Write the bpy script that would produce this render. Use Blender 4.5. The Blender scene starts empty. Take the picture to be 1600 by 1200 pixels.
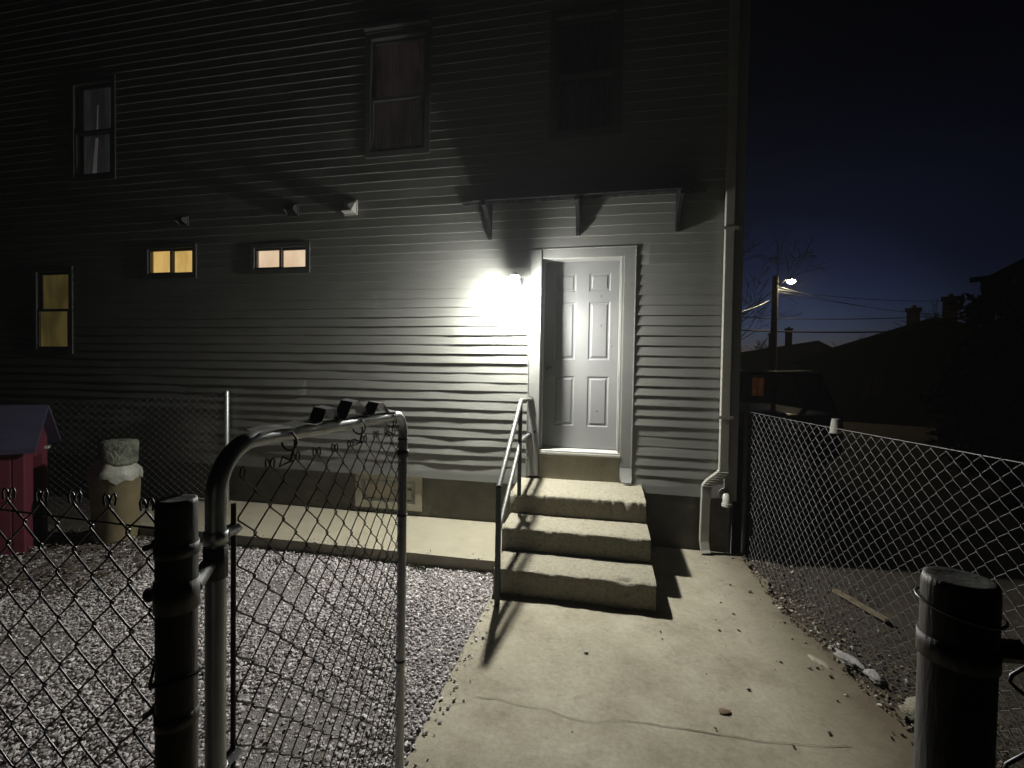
import bpy, math, random
import numpy as np
from mathutils import Vector, Matrix, noise

random.seed(7)
rng = np.random.default_rng(7)
sc = bpy.context.scene
COL = sc.collection

# ------------------------------------------------------------------ camera frame
F = 713.7                      # focal length in pixels of the 1600 px wide photograph
CAM = Vector((0.0, -4.897, 1.7685))
CR = Vector((0.97951935, 0.20064883, 0.0167898))
CU = Vector((-0.02129358, 0.02030885, 0.99956697))
CF = Vector((-0.20022096, 0.9794527, -0.02416544))


def at(px, py, depth):
    """world point seen at photograph pixel (px, py), depth metres ahead"""
    return CAM + depth * (CF + (px - 800) / F * CR + (600 - py) / F * CU)


# ------------------------------------------------------------------ materials
def nmat(name):
    m = bpy.data.materials.new(name)
    m.use_nodes = True
    nt = m.node_tree
    b = nt.nodes['Principled BSDF']
    return m, nt, b


def N(nt, typ, **kw):
    n = nt.nodes.new(typ)
    for k, v in kw.items():
        if k in n.inputs:
            n.inputs[k].default_value = v
        else:
            setattr(n, k, v)
    return n


def ramp(nt, fac, stops):
    r = nt.nodes.new('ShaderNodeValToRGB')
    el = r.color_ramp.elements
    while len(el) < len(stops):
        el.new(0.5)
    for e, (p, c) in zip(el, stops):
        e.position = p
        e.color = (*c, 1) if len(c) == 3 else c
    nt.links.new(fac, r.inputs['Fac'])
    return r


def mixc(nt, a, b, fac, mode='MIX'):
    m = nt.nodes.new('ShaderNodeMix')
    m.data_type = 'RGBA'
    m.blend_type = mode
    for sock, v in ((m.inputs[6], a), (m.inputs[7], b), (m.inputs[0], fac)):
        if isinstance(v, bpy.types.NodeSocket):
            nt.links.new(v, sock)
        elif isinstance(v, (int, float)):
            sock.default_value = v
        else:
            sock.default_value = (*v, 1)
    return m.outputs[2]


def objco(nt, scale=(1, 1, 1)):
    t = nt.nodes.new('ShaderNodeTexCoord')
    mp = nt.nodes.new('ShaderNodeMapping')
    mp.inputs['Scale'].default_value = scale
    nt.links.new(t.outputs['Object'], mp.inputs['Vector'])
    return mp.outputs['Vector']


def noise_mat(name, c0, c1, scale=6, rough=0.6, metal=0.0, bump=0.0, bscale=60, stretch=(1, 1, 1),
              c2=None, s2=1.5, w2=(0.55, 0.7), spec=0.5, dist=0.01):
    m, nt, b = nmat(name)
    co = objco(nt, stretch)
    n1 = N(nt, 'ShaderNodeTexNoise', Scale=scale, Detail=6.0, Roughness=0.65)
    nt.links.new(co, n1.inputs['Vector'])
    r = ramp(nt, n1.outputs['Fac'], [(0.3, c0), (0.7, c1)])
    out = r.outputs['Color']
    if c2:
        n2 = N(nt, 'ShaderNodeTexNoise', Scale=s2, Detail=7.0, Roughness=0.7)
        nt.links.new(co, n2.inputs['Vector'])
        r2 = ramp(nt, n2.outputs['Fac'], [(w2[0], (0, 0, 0)), (w2[1], (1, 1, 1))])
        out = mixc(nt, out, c2, r2.outputs['Color'])
    nt.links.new(out, b.inputs['Base Color'])
    b.inputs['Roughness'].default_value = rough
    b.inputs['Metallic'].default_value = metal
    b.inputs['Specular IOR Level'].default_value = spec
    if bump:
        n3 = N(nt, 'ShaderNodeTexNoise', Scale=bscale, Detail=5.0, Roughness=0.6)
        nt.links.new(co, n3.inputs['Vector'])
        bp = N(nt, 'ShaderNodeBump', Strength=bump, Distance=dist)
        nt.links.new(n3.outputs['Fac'], bp.inputs['Height'])
        nt.links.new(bp.outputs['Normal'], b.inputs['Normal'])
    return m


M = {}
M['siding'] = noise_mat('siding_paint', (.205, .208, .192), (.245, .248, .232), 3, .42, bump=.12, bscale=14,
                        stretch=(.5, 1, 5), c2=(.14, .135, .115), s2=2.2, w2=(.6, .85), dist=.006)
M['trim'] = noise_mat('trim_paint', (.225, .228, .218), (.275, .278, .268), 5, .4, bump=.1, bscale=20,
                      c2=(.14, .13, .11), s2=5, w2=(.62, .82), dist=.004)
M['win_trim'] = noise_mat('window_trim_paint', (.075, .077, .075), (.105, .107, .105), 5, .6, bump=.1, bscale=20,
                          c2=(.08, .075, .07), s2=5, w2=(.62, .82), dist=.004)
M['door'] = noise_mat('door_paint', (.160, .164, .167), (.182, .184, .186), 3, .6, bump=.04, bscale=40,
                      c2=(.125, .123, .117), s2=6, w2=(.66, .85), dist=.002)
M['downspout'] = noise_mat('downspout_paint', (.27, .268, .235), (.33, .325, .29), 6, .38,
                           c2=(.18, .17, .135), s2=7, w2=(.6, .8))
M['pvc'] = noise_mat('white_pvc', (.36, .36, .33), (.45, .45, .42), 9, .35)
M['foundation'] = noise_mat('foundation_concrete', (.10, .094, .074), (.16, .15, .122), 4, .85, bump=.5, bscale=45,
                            c2=(.22, .21, .175), s2=2.6, w2=(.56, .72), dist=.01)
M['step'] = noise_mat('step_concrete', (.20, .183, .135), (.33, .308, .24), 42, .88, bump=1.0, bscale=130,
                      c2=(.15, .137, .10), s2=24, w2=(.54, .68), dist=.012)
M['slab'] = noise_mat('path_concrete', (.225, .205, .15), (.28, .258, .195), 5, .8, bump=.3, bscale=60,
                      c2=(.16, .145, .105), s2=2.5, w2=(.58, .8), dist=.006)
M['sill'] = noise_mat('sill_concrete', (.26, .24, .18), (.33, .31, .245), 6, .75, bump=.3, bscale=40,
                      c2=(.15, .137, .10), s2=8, w2=(.58, .75))
M['galv'] = noise_mat('galvanised_steel', (.30, .31, .32), (.46, .47, .47), 22, .42, .85, bump=.08, bscale=50, stretch=(1, 1, .25),
                      c2=(.16, .15, .13), s2=9, w2=(.6, .8), dist=.003)
M['galv_old'] = noise_mat('weathered_steel', (.028, .029, .028), (.12, .121, .116), 26, .58, .2, bump=.5, bscale=90, stretch=(1, 1, .18),
                          c2=(.06, .048, .036), s2=9, w2=(.54, .66), dist=.004)
M['wire'] = noise_mat('chain_link_wire', (.07, .07, .073), (.14, .14, .145), 30, .36, .8)
M['wire_gate'] = noise_mat('grey_gate_wire', (.10, .10, .102), (.17, .17, .172), 30, .45, .55)
M['wire_pale'] = noise_mat('pale_chain_link_wire', (.09, .09, .093), (.165, .165, .168), 30, .5, .4)
M['dark_iron'] = noise_mat('dark_green_iron', (.022, .028, .025), (.04, .048, .043), 25, .55, .1, bump=.15, bscale=80,
                           c2=(.12, .08, .05), s2=14, w2=(.6, .75), dist=.003)
M['rail_metal'] = noise_mat('worn_rail_paint', (.075, .08, .075), (.15, .155, .145), 18, .5, .3, bump=.12, bscale=80,
                            c2=(.10, .09, .075), s2=16, w2=(.55, .7), dist=.003)
M['black_plastic'] = noise_mat('black_plastic', (.006, .0062, .0065), (.010, .0104, .011), 15, .85, spec=.06)
M['brass'] = noise_mat('tarnished_knob', (.05, .047, .042), (.09, .085, .075), 20, .3, .7)
M['soil'] = noise_mat('bare_soil', (.036, .029, .021), (.08, .065, .046), 4, .95, bump=1.0, bscale=38,
                      c2=(.11, .09, .065), s2=14, w2=(.58, .72), dist=.03)
M['wood'] = noise_mat('weathered_wood', (.15, .12, .075), (.22, .18, .115), 12, .8, stretch=(8, 1, 8), bump=.3, bscale=40)
M['chunk'] = noise_mat('pale_plaster_chunk', (.16, .155, .145), (.34, .335, .32), 22, .85, bump=.7, bscale=60)
M['leaf'] = noise_mat('dry_leaf', (.10, .06, .035), (.17, .11, .065), 40, .7)
M['leaf2'] = noise_mat('dark_leaf_litter', (.035, .025, .018), (.085, .058, .036), 9, .8)
M['pink'] = noise_mat('pink_plastic', (.075, .007, .018), (.10, .010, .025), 5, .75, c2=(.045, .006, .013), s2=5)
M['roofplastic'] = noise_mat('purple_plastic_roof', (.034, .031, .058), (.052, .047, .082), 5, .55)
M['tan'] = noise_mat('tan_plastic', (.15, .125, .065), (.21, .175, .10), 6, .6, c2=(.24, .19, .11), s2=6)
M['bag'] = noise_mat('white_plastic_bag', (.16, .16, .135), (.30, .30, .26), 9, .5, bump=.5, bscale=14, dist=.02)
M['moss'] = noise_mat('mossy_stone', (.014, .017, .010), (.22, .23, .18), 8, .9, bump=1.0, bscale=30, dist=.03)
M['bark'] = noise_mat('bark', (.030, .026, .024), (.055, .05, .045), 10, .9, bump=.5, bscale=30)
M['pole'] = noise_mat('pole_wood', (.10, .085, .075), (.16, .14, .12), 8, .9, stretch=(6, 6, .6), bump=.3)
M['cable'] = noise_mat('cable_jacket', (.05, .05, .05), (.08, .08, .08), 8, .4)
M['bare_cable'] = noise_mat('bare_aluminium_cable', (.5, .5, .5), (.6, .6, .6), 8, .35, .8)
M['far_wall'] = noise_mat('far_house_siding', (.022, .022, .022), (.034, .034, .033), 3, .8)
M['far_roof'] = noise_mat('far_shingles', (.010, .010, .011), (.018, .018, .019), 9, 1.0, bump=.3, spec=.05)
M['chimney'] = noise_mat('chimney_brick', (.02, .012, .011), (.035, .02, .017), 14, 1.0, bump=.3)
M['car'] = noise_mat('dark_car_paint', (.018, .02, .026), (.024, .027, .034), 3, .22, spec=.6)
M['rubber'] = noise_mat('tyre_rubber', (.018, .018, .018), (.03, .03, .03), 20, .8)
M['rim'] = noise_mat('wheel_rim', (.3, .3, .3), (.4, .4, .4), 12, .3, .9)
M['tail'] = noise_mat('red_tail_lens', (.25, .01, .01), (.32, .02, .02), 12, .2)
M['ever'] = noise_mat('evergreen_leaf', (.008, .013, .007), (.016, .024, .013), 3, .8, spec=.1)
M['asphalt'] = noise_mat('asphalt', (.035, .035, .036), (.06, .06, .06), 30, .9, bump=.4, bscale=80)
M['curtain_blue'] = noise_mat('grey_blue_shade', (.10, .10, .13), (.14, .14, .18), 4, .9)
M['trash'] = noise_mat('dark_bin_plastic', (.018, .02, .02), (.03, .032, .032), 9, .5)

# walkway concrete with a long crack, stains and worn patches
def walkway_mat():
    m, nt, b = nmat('walkway_concrete')
    co = objco(nt)
    n1 = N(nt, 'ShaderNodeTexNoise', Scale=2.4, Detail=8.0, Roughness=0.68)
    nt.links.new(co, n1.inputs['Vector'])
    r1 = ramp(nt, n1.outputs['Fac'], [(.27, (.20, .178, .128)), (.48, (.285, .26, .197)), (.74, (.385, .36, .285))])
    n2 = N(nt, 'ShaderNodeTexNoise', Scale=34, Detail=6.0, Roughness=0.75)
    nt.links.new(co, n2.inputs['Vector'])
    r2 = ramp(nt, n2.outputs['Fac'], [(.3, (.72, .72, .72)), (.62, (1.05, 1.05, 1.05))])
    c = mixc(nt, r1.outputs['Color'], r2.outputs['Color'], .8, 'MULTIPLY')
    n4 = N(nt, 'ShaderNodeTexNoise', Scale=5.5, Detail=9.0, Roughness=0.8)
    nt.links.new(co, n4.inputs['Vector'])
    r4 = ramp(nt, n4.outputs['Fac'], [(.53, (0, 0, 0)), (.72, (1, 1, 1))])
    c = mixc(nt, c, (.17, .15, .108), r4.outputs['Color'])
    # brushed trowel marks
    w = N(nt, 'ShaderNodeTexNoise', Scale=9, Detail=5.0, Roughness=.7)
    mp = nt.nodes.new('ShaderNodeMapping')
    mp.inputs['Scale'].default_value = (.6, 4, 1)
    mp.inputs['Rotation'].default_value = (0, 0, .3)
    nt.links.new(co, mp.inputs['Vector'])
    nt.links.new(mp.outputs['Vector'], w.inputs['Vector'])
    # damp, earthy stain along the soil side
    sx = nt.nodes.new('ShaderNodeSeparateXYZ')
    nt.links.new(co, sx.inputs[0])
    ad = N(nt, 'ShaderNodeMath', operation='MULTIPLY_ADD')
    nt.links.new(n1.outputs['Fac'], ad.inputs[0])
    ad.inputs[1].default_value = .9
    nt.links.new(sx.outputs['X'], ad.inputs[2])
    r5 = ramp(nt, ad.outputs[0], [(0, (0, 0, 0)), (1, (1, 1, 1))])
    mr = N(nt, 'ShaderNodeMapRange')
    nt.links.new(ad.outputs[0], mr.inputs[0])
    mr.inputs[1].default_value = 1.45
    mr.inputs[2].default_value = 1.9
    c = mixc(nt, c, (.11, .09, .062), mr.outputs[0])
    nt.links.new(c, b.inputs['Base Color'])
    b.inputs['Roughness'].default_value = .85
    b.inputs['Specular IOR Level'].default_value = .3
    a2 = N(nt, 'ShaderNodeMath', operation='ADD')
    nt.links.new(n2.outputs['Fac'], a2.inputs[0])
    nt.links.new(w.outputs['Fac'], a2.inputs[1])
    bp = N(nt, 'ShaderNodeBump', Strength=.35, Distance=.006)
    nt.links.new(a2.outputs[0], bp.inputs['Height'])
    nt.links.new(bp.outputs['Normal'], b.inputs['Normal'])
    return m


M['walk'] = walkway_mat()


def gravel_mat():
    m, nt, b = nmat('crushed_stone')
    g = nt.nodes.new('ShaderNodeNewGeometry')
    r = ramp(nt, g.outputs['Random Per Island'],
             [(0, (.22, .20, .203)), (.2, (.34, .315, .32)), (.6, (.45, .42, .425)), (.9, (.57, .54, .54)), (1, (.76, .73, .71))])
    n = N(nt, 'ShaderNodeTexNoise', Scale=45, Detail=4.0)
    nt.links.new(objco(nt), n.inputs['Vector'])
    r2 = ramp(nt, n.outputs['Fac'], [(.3, (.65, .63, .62)), (.65, (1, 1, 1))])
    nt.links.new(mixc(nt, r.outputs['Color'], r2.outputs['Color'], .8, 'MULTIPLY'), b.inputs['Base Color'])
    b.inputs['Roughness'].default_value = .75
    return m


M['gravel'] = gravel_mat()


def rubble_mat():
    m, nt, b = nmat('soil_crumbs')
    g = nt.nodes.new('ShaderNodeNewGeometry')
    r = ramp(nt, g.outputs['Random Per Island'],
             [(0, (.04, .03, .02)), (.5, (.11, .085, .06)), (.85, (.2, .17, .13)), (1, (.45, .43, .4))])
    nt.links.new(r.outputs['Color'], b.inputs['Base Color'])
    b.inputs['Roughness'].default_value = .9
    return m


M['rubble'] = rubble_mat()


def emit_mat(name, col, strength, gloss=False):
    m, nt, b = nmat(name)
    b.inputs['Base Color'].default_value = (*col, 1)
    b.inputs['Emission Color'].default_value = (*col, 1)
    b.inputs['Emission Strength'].default_value = strength
    return m


def lit_pane(name, c0, c1, strength):
    m, nt, b = nmat(name)
    co = objco(nt, (3, 1, 1.2))
    n = N(nt, 'ShaderNodeTexNoise', Scale=1.7, Detail=4.0)
    nt.links.new(co, n.inputs['Vector'])
    r = ramp(nt, n.outputs['Fac'], [(.38, c0), (.62, c1)])
    b.inputs['Base Color'].default_value = (.02, .02, .02, 1)
    b.inputs['Roughness'].default_value = .08
    nt.links.new(r.outputs['Color'], b.inputs['Emission Color'])
    b.inputs['Emission Strength'].default_value = strength
    return m


M['bulb'] = emit_mat('frosted_lamp_glass', (.985, .97, .88), 6200)
M['glow'] = emit_mat('lamp_upper_glass', (.985, .975, .92), 2200)
M['street'] = emit_mat('street_lamp_lens', (1.0, .84, .52), 260)
M['porch'] = emit_mat('far_lamp', (1.0, .95, .85), 6)
M['curtain_glow_brown'] = lit_pane('glowing_brown_curtain', (.0045, .0032, .0030), (.010, .0072, .0065), 1.0)  # faint glow put into the curtain so the unlit panes read
M['curtain_glow_pale'] = lit_pane('glowing_pale_curtain', (.006, .006, .006), (.014, .0135, .013), 1.0)  # this curtain is given a faint emission of its own too
M['pane_peach'] = lit_pane('lit_pane_peach', (.80, .56, .35), (.92, .70, .46), 1.0)
M['pane_amber'] = lit_pane('lit_pane_amber', (.50, .31, .085), (.72, .46, .14), 1.0)
M['pane_amber_dim'] = lit_pane('backlit_curtain_amber', (.10, .06, .015), (.22, .13, .04), 1.0)
M['pane_peach_dim'] = lit_pane('backlit_curtain_peach', (.22, .15, .10), (.35, .24, .16), 1.0)
M['pane_warm'] = lit_pane('lit_pane_warm', (.10, .09, .06), (.16, .14, .09), 1.0)
M['pane_olive'] = lit_pane('lit_pane_olive', (.028, .021, .006), (.052, .039, .012), 1.0)
M['pane_orange'] = lit_pane('lit_pane_orange', (.12, .04, .010), (.26, .085, .02), .36)


def clear_glass(name, tint=(.9, .92, .95), base=.06):
    m = bpy.data.materials.new(name)
    m.use_nodes = True
    nt = m.node_tree
    nt.nodes.clear()
    o = nt.nodes.new('ShaderNodeOutputMaterial')
    t = nt.nodes.new('ShaderNodeBsdfTransparent')
    t.inputs[0].default_value = (*tint, 1)
    g = nt.nodes.new('ShaderNodeBsdfGlossy')
    g.inputs['Roughness'].default_value = .03
    lw = nt.nodes.new('ShaderNodeLayerWeight')
    fr = N(nt, 'ShaderNodeMath', operation='POWER')
    nt.links.new(lw.outputs['Facing'], fr.inputs[0])
    fr.inputs[1].default_value = 5.0
    mx = nt.nodes.new('ShaderNodeMixShader')
    ad = N(nt, 'ShaderNodeMath', operation='ADD')
    ad.inputs[1].default_value = base
    nt.links.new(fr.outputs[0], ad.inputs[0])
    nt.links.new(ad.outputs[0], mx.inputs[0])
    nt.links.new(t.outputs[0], mx.inputs[1])
    nt.links.new(g.outputs[0], mx.inputs[2])
    nt.links.new(mx.outputs[0], o.inputs[0])
    return m


M['glass'] = clear_glass('window_glass')
M['car_glass'] = clear_glass('tinted_car_glass', (.55, .55, .55))
def frosted(name, col):
    m, nt, b = nmat(name)
    tr = nt.nodes.new('ShaderNodeBsdfTranslucent')
    tr.inputs[0].default_value = (*col, 1)
    mx = nt.nodes.new('ShaderNodeMixShader')
    mx.inputs[0].default_value = .35
    b.inputs['Base Color'].default_value = (.012, .0122, .013, 1)
    b.inputs['Roughness'].default_value = .6
    b.inputs['Specular IOR Level'].default_value = .1
    out = nt.nodes['Material Output']
    nt.links.new(tr.outputs[0], mx.inputs[1])
    nt.links.new(b.outputs[0], mx.inputs[2])
    nt.links.new(mx.outputs[0], out.inputs[0])
    return m


M['sheet'] = frosted('smoky_frosted_sheet', (.018, .0185, .02))

# ------------------------------------------------------------------ mesh builder
class MB:
    def __init__(s):
        s.v = []
        s.f = []
        s.sm = []

    def add(s, vs, fs, smooth=False):
        o = len(s.v)
        s.v += [tuple(x) for x in vs]
        s.f += [tuple(i + o for i in f) for f in fs]
        s.sm += [smooth] * len(fs)
        return s

    def box(s, lo, hi, M4=None):
        x0, y0, z0 = lo
        x1, y1, z1 = hi
        vs = [Vector(p) for p in ((x0, y0, z0), (x1, y0, z0), (x1, y1, z0), (x0, y1, z0), (x0, y0, z1), (x1, y0, z1), (x1, y1, z1), (x0, y1, z1))]
        if M4 is not None:
            vs = [M4 @ p for p in vs]
        return s.add(vs, [(0, 3, 2, 1), (4, 5, 6, 7), (0, 1, 5, 4), (1, 2, 6, 5), (2, 3, 7, 6), (3, 0, 4, 7)])

    def quad(s, a, b, c, d):
        return s.add([a, b, c, d], [(0, 1, 2, 3)])

    def tube(s, pts, rad, n=10, caps=True, smooth=True):
        pts = [Vector(p) for p in pts]
        rads = rad if isinstance(rad, (list, tuple)) else [rad] * len(pts)
        up = None
        rings = []
        for i, p in enumerate(pts):
            t = (pts[min(i + 1, len(pts) - 1)] - pts[max(i - 1, 0)]).normalized()
            if up is None:
                a = Vector((0, 0, 1)) if abs(t.z) < .9 else Vector((1, 0, 0))
                up = (a - a.dot(t) * t).normalized()
            else:
                up = (up - up.dot(t) * t).normalized()
            sd = t.cross(up)
            rings.append([p + rads[i] * (math.cos(2 * math.pi * k / n) * up + math.sin(2 * math.pi * k / n) * sd) for k in range(n)])
        vs = [v for r in rings for v in r]
        fs = []
        for i in range(len(pts) - 1):
            for k in range(n):
                fs.append((i * n + k, i * n + (k + 1) % n, (i + 1) * n + (k + 1) % n, (i + 1) * n + k))
        s.add(vs, fs, smooth)
        if caps:
            s.add(rings[0], [tuple(range(n - 1, -1, -1))])
            s.add(rings[-1], [tuple(range(n))])
        return s

    def lathe(s, prof, c=(0, 0, 0), n=24, jit=0, smooth=True):
        c = Vector(c)
        vs = []
        for r, z in prof:
            for k in range(n):
                a = 2 * math.pi * k / n
                rr = r * (1 + jit * (random.random() - .5))
                vs.append(c + Vector((rr * math.cos(a), rr * math.sin(a), z + jit * .1 * (random.random() - .5))))
        fs = []
        for i in range(len(prof) - 1):
            for k in range(n):
                fs.append((i * n + k, i * n + (k + 1) % n, (i + 1) * n + (k + 1) % n, (i + 1) * n + k))
        return s.add(vs, fs, smooth)

    def prism(s, outline, axis, a, b):
        """outline of 2D points extruded along axis (0=x: pts are (y,z); 1=y: (x,z); 2=z: (x,y))"""
        def P(q, t):
            return {0: (t, q[0], q[1]), 1: (q[0], t, q[1]), 2: (q[0], q[1], t)}[axis]
        n = len(outline)
        vs = [P(q, a) for q in outline] + [P(q, b) for q in outline]
        fs = [tuple(range(n)), tuple(range(2 * n - 1, n - 1, -1))] + [(i, i + n, (i + 1) % n + n, (i + 1) % n) for i in range(n)]
        return s.add(vs, fs)

    def build(s, name, mat, parent=None, loc=None, bevel=0, fixn=True):
        me = bpy.data.meshes.new(name)
        off = Vector(loc) if loc is not None else (parent_world(parent) if parent else Vector((0, 0, 0)))
        me.from_pydata([(v[0] - off.x, v[1] - off.y, v[2] - off.z) for v in s.v], [], s.f)
        if any(s.sm):
            me.polygons.foreach_set('use_smooth', s.sm)
        me.materials.append(mat)
        if fixn:
            import bmesh
            bm = bmesh.new()
            bm.from_mesh(me)
            bmesh.ops.recalc_face_normals(bm, faces=bm.faces)
            bm.to_mesh(me)
            bm.free()
        o = bpy.data.objects.new(name, me)
        COL.objects.link(o)
        if parent:
            o.parent = parent
        elif loc is not None:
            o.location = off
        if bevel:
            md = o.modifiers.new('bevel', 'BEVEL')
            md.width = bevel
            md.segments = 2
            md.limit_method = 'ANGLE'
        return o


def parent_world(p):
    v = Vector((0, 0, 0))
    while p is not None:
        v = v + p.location
        p = p.parent
    return v


def npmesh(name, verts, faces, mat, parent=None, smooth=True, loc=None):
    """fast mesh from numpy arrays (all faces with the same vertex count)"""
    off = Vector(loc) if loc is not None else (parent_world(parent) if parent else Vector((0, 0, 0)))
    verts = np.asarray(verts, dtype=np.float32) - np.array(off, dtype=np.float32)
    k = faces.shape[1]
    me = bpy.data.meshes.new(name)
    me.vertices.add(len(verts))
    me.vertices.foreach_set('co', verts.ravel())
    me.loops.add(faces.size)
    me.loops.foreach_set('vertex_index', faces.astype(np.int32).ravel())
    me.polygons.add(len(faces))
    me.polygons.foreach_set('loop_start', np.arange(0, faces.size, k, dtype=np.int32))
    me.polygons.foreach_set('loop_total', np.full(len(faces), k, dtype=np.int32))
    me.polygons.foreach_set('use_smooth', np.full(len(faces), smooth))
    me.update(calc_edges=True)
    me.materials.append(mat)
    o = bpy.data.objects.new(name, me)
    COL.objects.link(o)
    if parent:
        o.parent = parent
    elif loc is not None:
        o.location = off
    return o


def tag(o, label=None, cat=None, group=None, kind=None):
    if label:
        o['label'] = label
    if cat:
        o['category'] = cat
    if group:
        o['group'] = group
    if kind:
        o['kind'] = kind
    return o


def thing(name, label, cat, loc, group=None):
    o = bpy.data.objects.new(name, None)
    o.empty_display_size = .2
    COL.objects.link(o)
    o.location = loc
    return tag(o, label, cat, group)


# ------------------------------------------------------------------ ground
g = MB()
nx, ny = 44, 44
def gpos(i, n, c0, c1, far):
    t = i / n
    if t < .08:
        return c0 - far * (1 - t / .08)
    if t > .92:
        return c1 + far * (t - .92) / .08
    return c0 + (c1 - c0) * (t - .08) / .84
xs = [gpos(i, nx, -9, 7, 80) for i in range(nx + 1)]
ys = [gpos(i, ny, -8, 8, 80) for i in range(ny + 1)]
vs = []
for y in ys:
    for x in xs:
        z = -.035 + .02 * noise.noise(Vector((x * 1.3, y * 1.3, 2)))
        vs.append((x, y, z))
fs = [(j * (nx + 1) + i, j * (nx + 1) + i + 1, (j + 1) * (nx + 1) + i + 1, (j + 1) * (nx + 1) + i) for j in range(ny) for i in range(nx)]
g.add(vs, fs, True)
tag(g.build('ground', M['soil']), kind='structure')


def slab(name, poly_l, poly_r, ys_, z, thick, mat, jl=.004, jr=.02, cut=None):
    """strip slab between a left and right edge function; returns object"""
    m = MB()
    n = len(ys_)
    NX = 26
    top = []
    for y in ys_:
        l = poly_l(y) + jl * noise.noise(Vector((3, y * 5, 0)))
        r = poly_r(y) + jr * (noise.noise(Vector((7, y * 4, 0))) + .6 * noise.noise(Vector((7, y * 11, 0))))
        for i in range(NX + 1):
            x = l + (r - l) * i / NX
            top.append((x, y, z + .005 * noise.noise(Vector((x * 1.5, y * 1.5, 0)))))
    W = NX + 1
    fs = [(j * W + i, j * W + i + 1, (j + 1) * W + i + 1, (j + 1) * W + i) for j in range(n - 1) for i in range(NX)]
    m.add(top, fs, True)
    # edges down
    for idx in ([j * W for j in range(n)], [j * W + NX for j in range(n)], list(range(W)), [(n - 1) * W + i for i in range(W)]):
        e = [top[k] for k in idx]
        lo = [(p[0], p[1], p[2] - thick) for p in e]
        k = len(e)
        m.add(e + lo, [(i, i + 1, i + 1 + k, i + k) for i in range(k - 1)])
    return m.build(name, mat)


yy = [-.004 - i * .05 for i in range(98)]
walk = slab('walkway', lambda y: -.852, lambda y: 1.385 + (0 if y > -1.2 else (y + 1.2) * -.17), yy, 0.0, .12, M['walk'], .004, .07)
tag(walk, kind='structure')
# hairline cracks: narrow dark grooves filled with dirt, laid in the slab surface
def crack(pts, w):
    m = MB()
    fine = []
    for (a, b) in zip(pts, pts[1:]):
        for i in range(14):
            t = i / 14
            x = a[0] + (b[0] - a[0]) * t
            y = a[1] + (b[1] - a[1]) * t
            fine.append((x, y + .012 * noise.noise(Vector((x * 9, y * 9, 1))) + .005 * noise.noise(Vector((x * 40, 0, 5)))))
    fine.append(pts[-1])
    vs = []
    for i, (x, y) in enumerate(fine):
        ww = w * (.35 + .9 * abs(noise.noise(Vector((x * 6, 3, y)))))
        zz = .0045 + .005 * noise.noise(Vector((x * 1.5, y * 1.5, 0)))
        vs += [(x, y - ww, zz), (x, y + ww, zz)]
    m.add(vs, [(2 * i, 2 * i + 2, 2 * i + 3, 2 * i + 1) for i in range(len(fine) - 1)])
    return m


def gz(px, py):
    d = CF + (px - 800) / F * CR + (600 - py) / F * CU
    t = -CAM.z / d.z
    p = CAM + d * t
    return (p.x, p.y)


cm = crack([gz(684, 1102), gz(705, 1102), gz(745, 1090), gz(775, 1092), gz(815, 1104), gz(850, 1107), gz(890, 1122), gz(930, 1132), gz(960, 1124), gz(1010, 1130), gz(1080, 1140), gz(1200, 1160), gz(1330, 1168)], .0030)
ck = cm.build('crack', noise_mat('crack_dirt', (.09, .08, .055), (.19, .17, .125), 40, .95))
tag(ck, kind='structure')

# raised side path along the house (left of the steps)
m = MB()
N_ = 60
for k in range(N_):
    x0 = -5.3 + (5.3 - .87) * k / N_
    x1 = -5.3 + (5.3 - .87) * (k + 1) / N_
    def fy(x):
        return -1.0 + .012 * noise.noise(Vector((x * 3, 1, 0)))
    def tz(x):
        return .1 + .004 * noise.noise(Vector((x * 2, 4, 0)))
    m.add([(x0, fy(x0), tz(x0)), (x1, fy(x1), tz(x1)), (x1, .03, .096), (x0, .03, .096), (x0, fy(x0) + .006, -.06), (x1, fy(x1) + .006, -.06)],
          [(0, 1, 2, 3), (4, 5, 1, 0)])
m.add([(-.87, -1.0, .1), (-.87, .03, .096), (-.87, .03, -.06), (-.87, -1.0, -.06)], [(0, 1, 2, 3)])
tag(m.build('side_path', M['slab']), kind='structure')

# driveway on the far side of the right fence
m = MB()
m.quad((1.9, 1.5, -.005), (5.6, 1.5, -.005), (5.6, 40, -.005), (1.9, 40, -.005))
tag(m.build('driveway', M['asphalt']), kind='structure')

# gravel bed: individually modelled crushed stones
def ico():
    t = (1 + 5 ** .5) / 2
    v = np.array([(-1, t, 0), (1, t, 0), (-1, -t, 0), (1, -t, 0), (0, -1, t), (0, 1, t), (0, -1, -t), (0, 1, -t), (t, 0, -1), (t, 0, 1), (-t, 0, -1), (-t, 0, 1)], float)
    v /= np.linalg.norm(v[0])
    f = np.array([(0, 11, 5), (0, 5, 1), (0, 1, 7), (0, 7, 10), (0, 10, 11), (1, 5, 9), (5, 11, 4), (11, 10, 2), (10, 7, 6), (7, 1, 8), (3, 9, 4), (3, 4, 2), (3, 2, 6), (3, 6, 8), (3, 8, 9), (4, 9, 5), (2, 4, 11), (6, 2, 10), (8, 6, 7), (9, 8, 1)])
    return v, f


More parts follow.
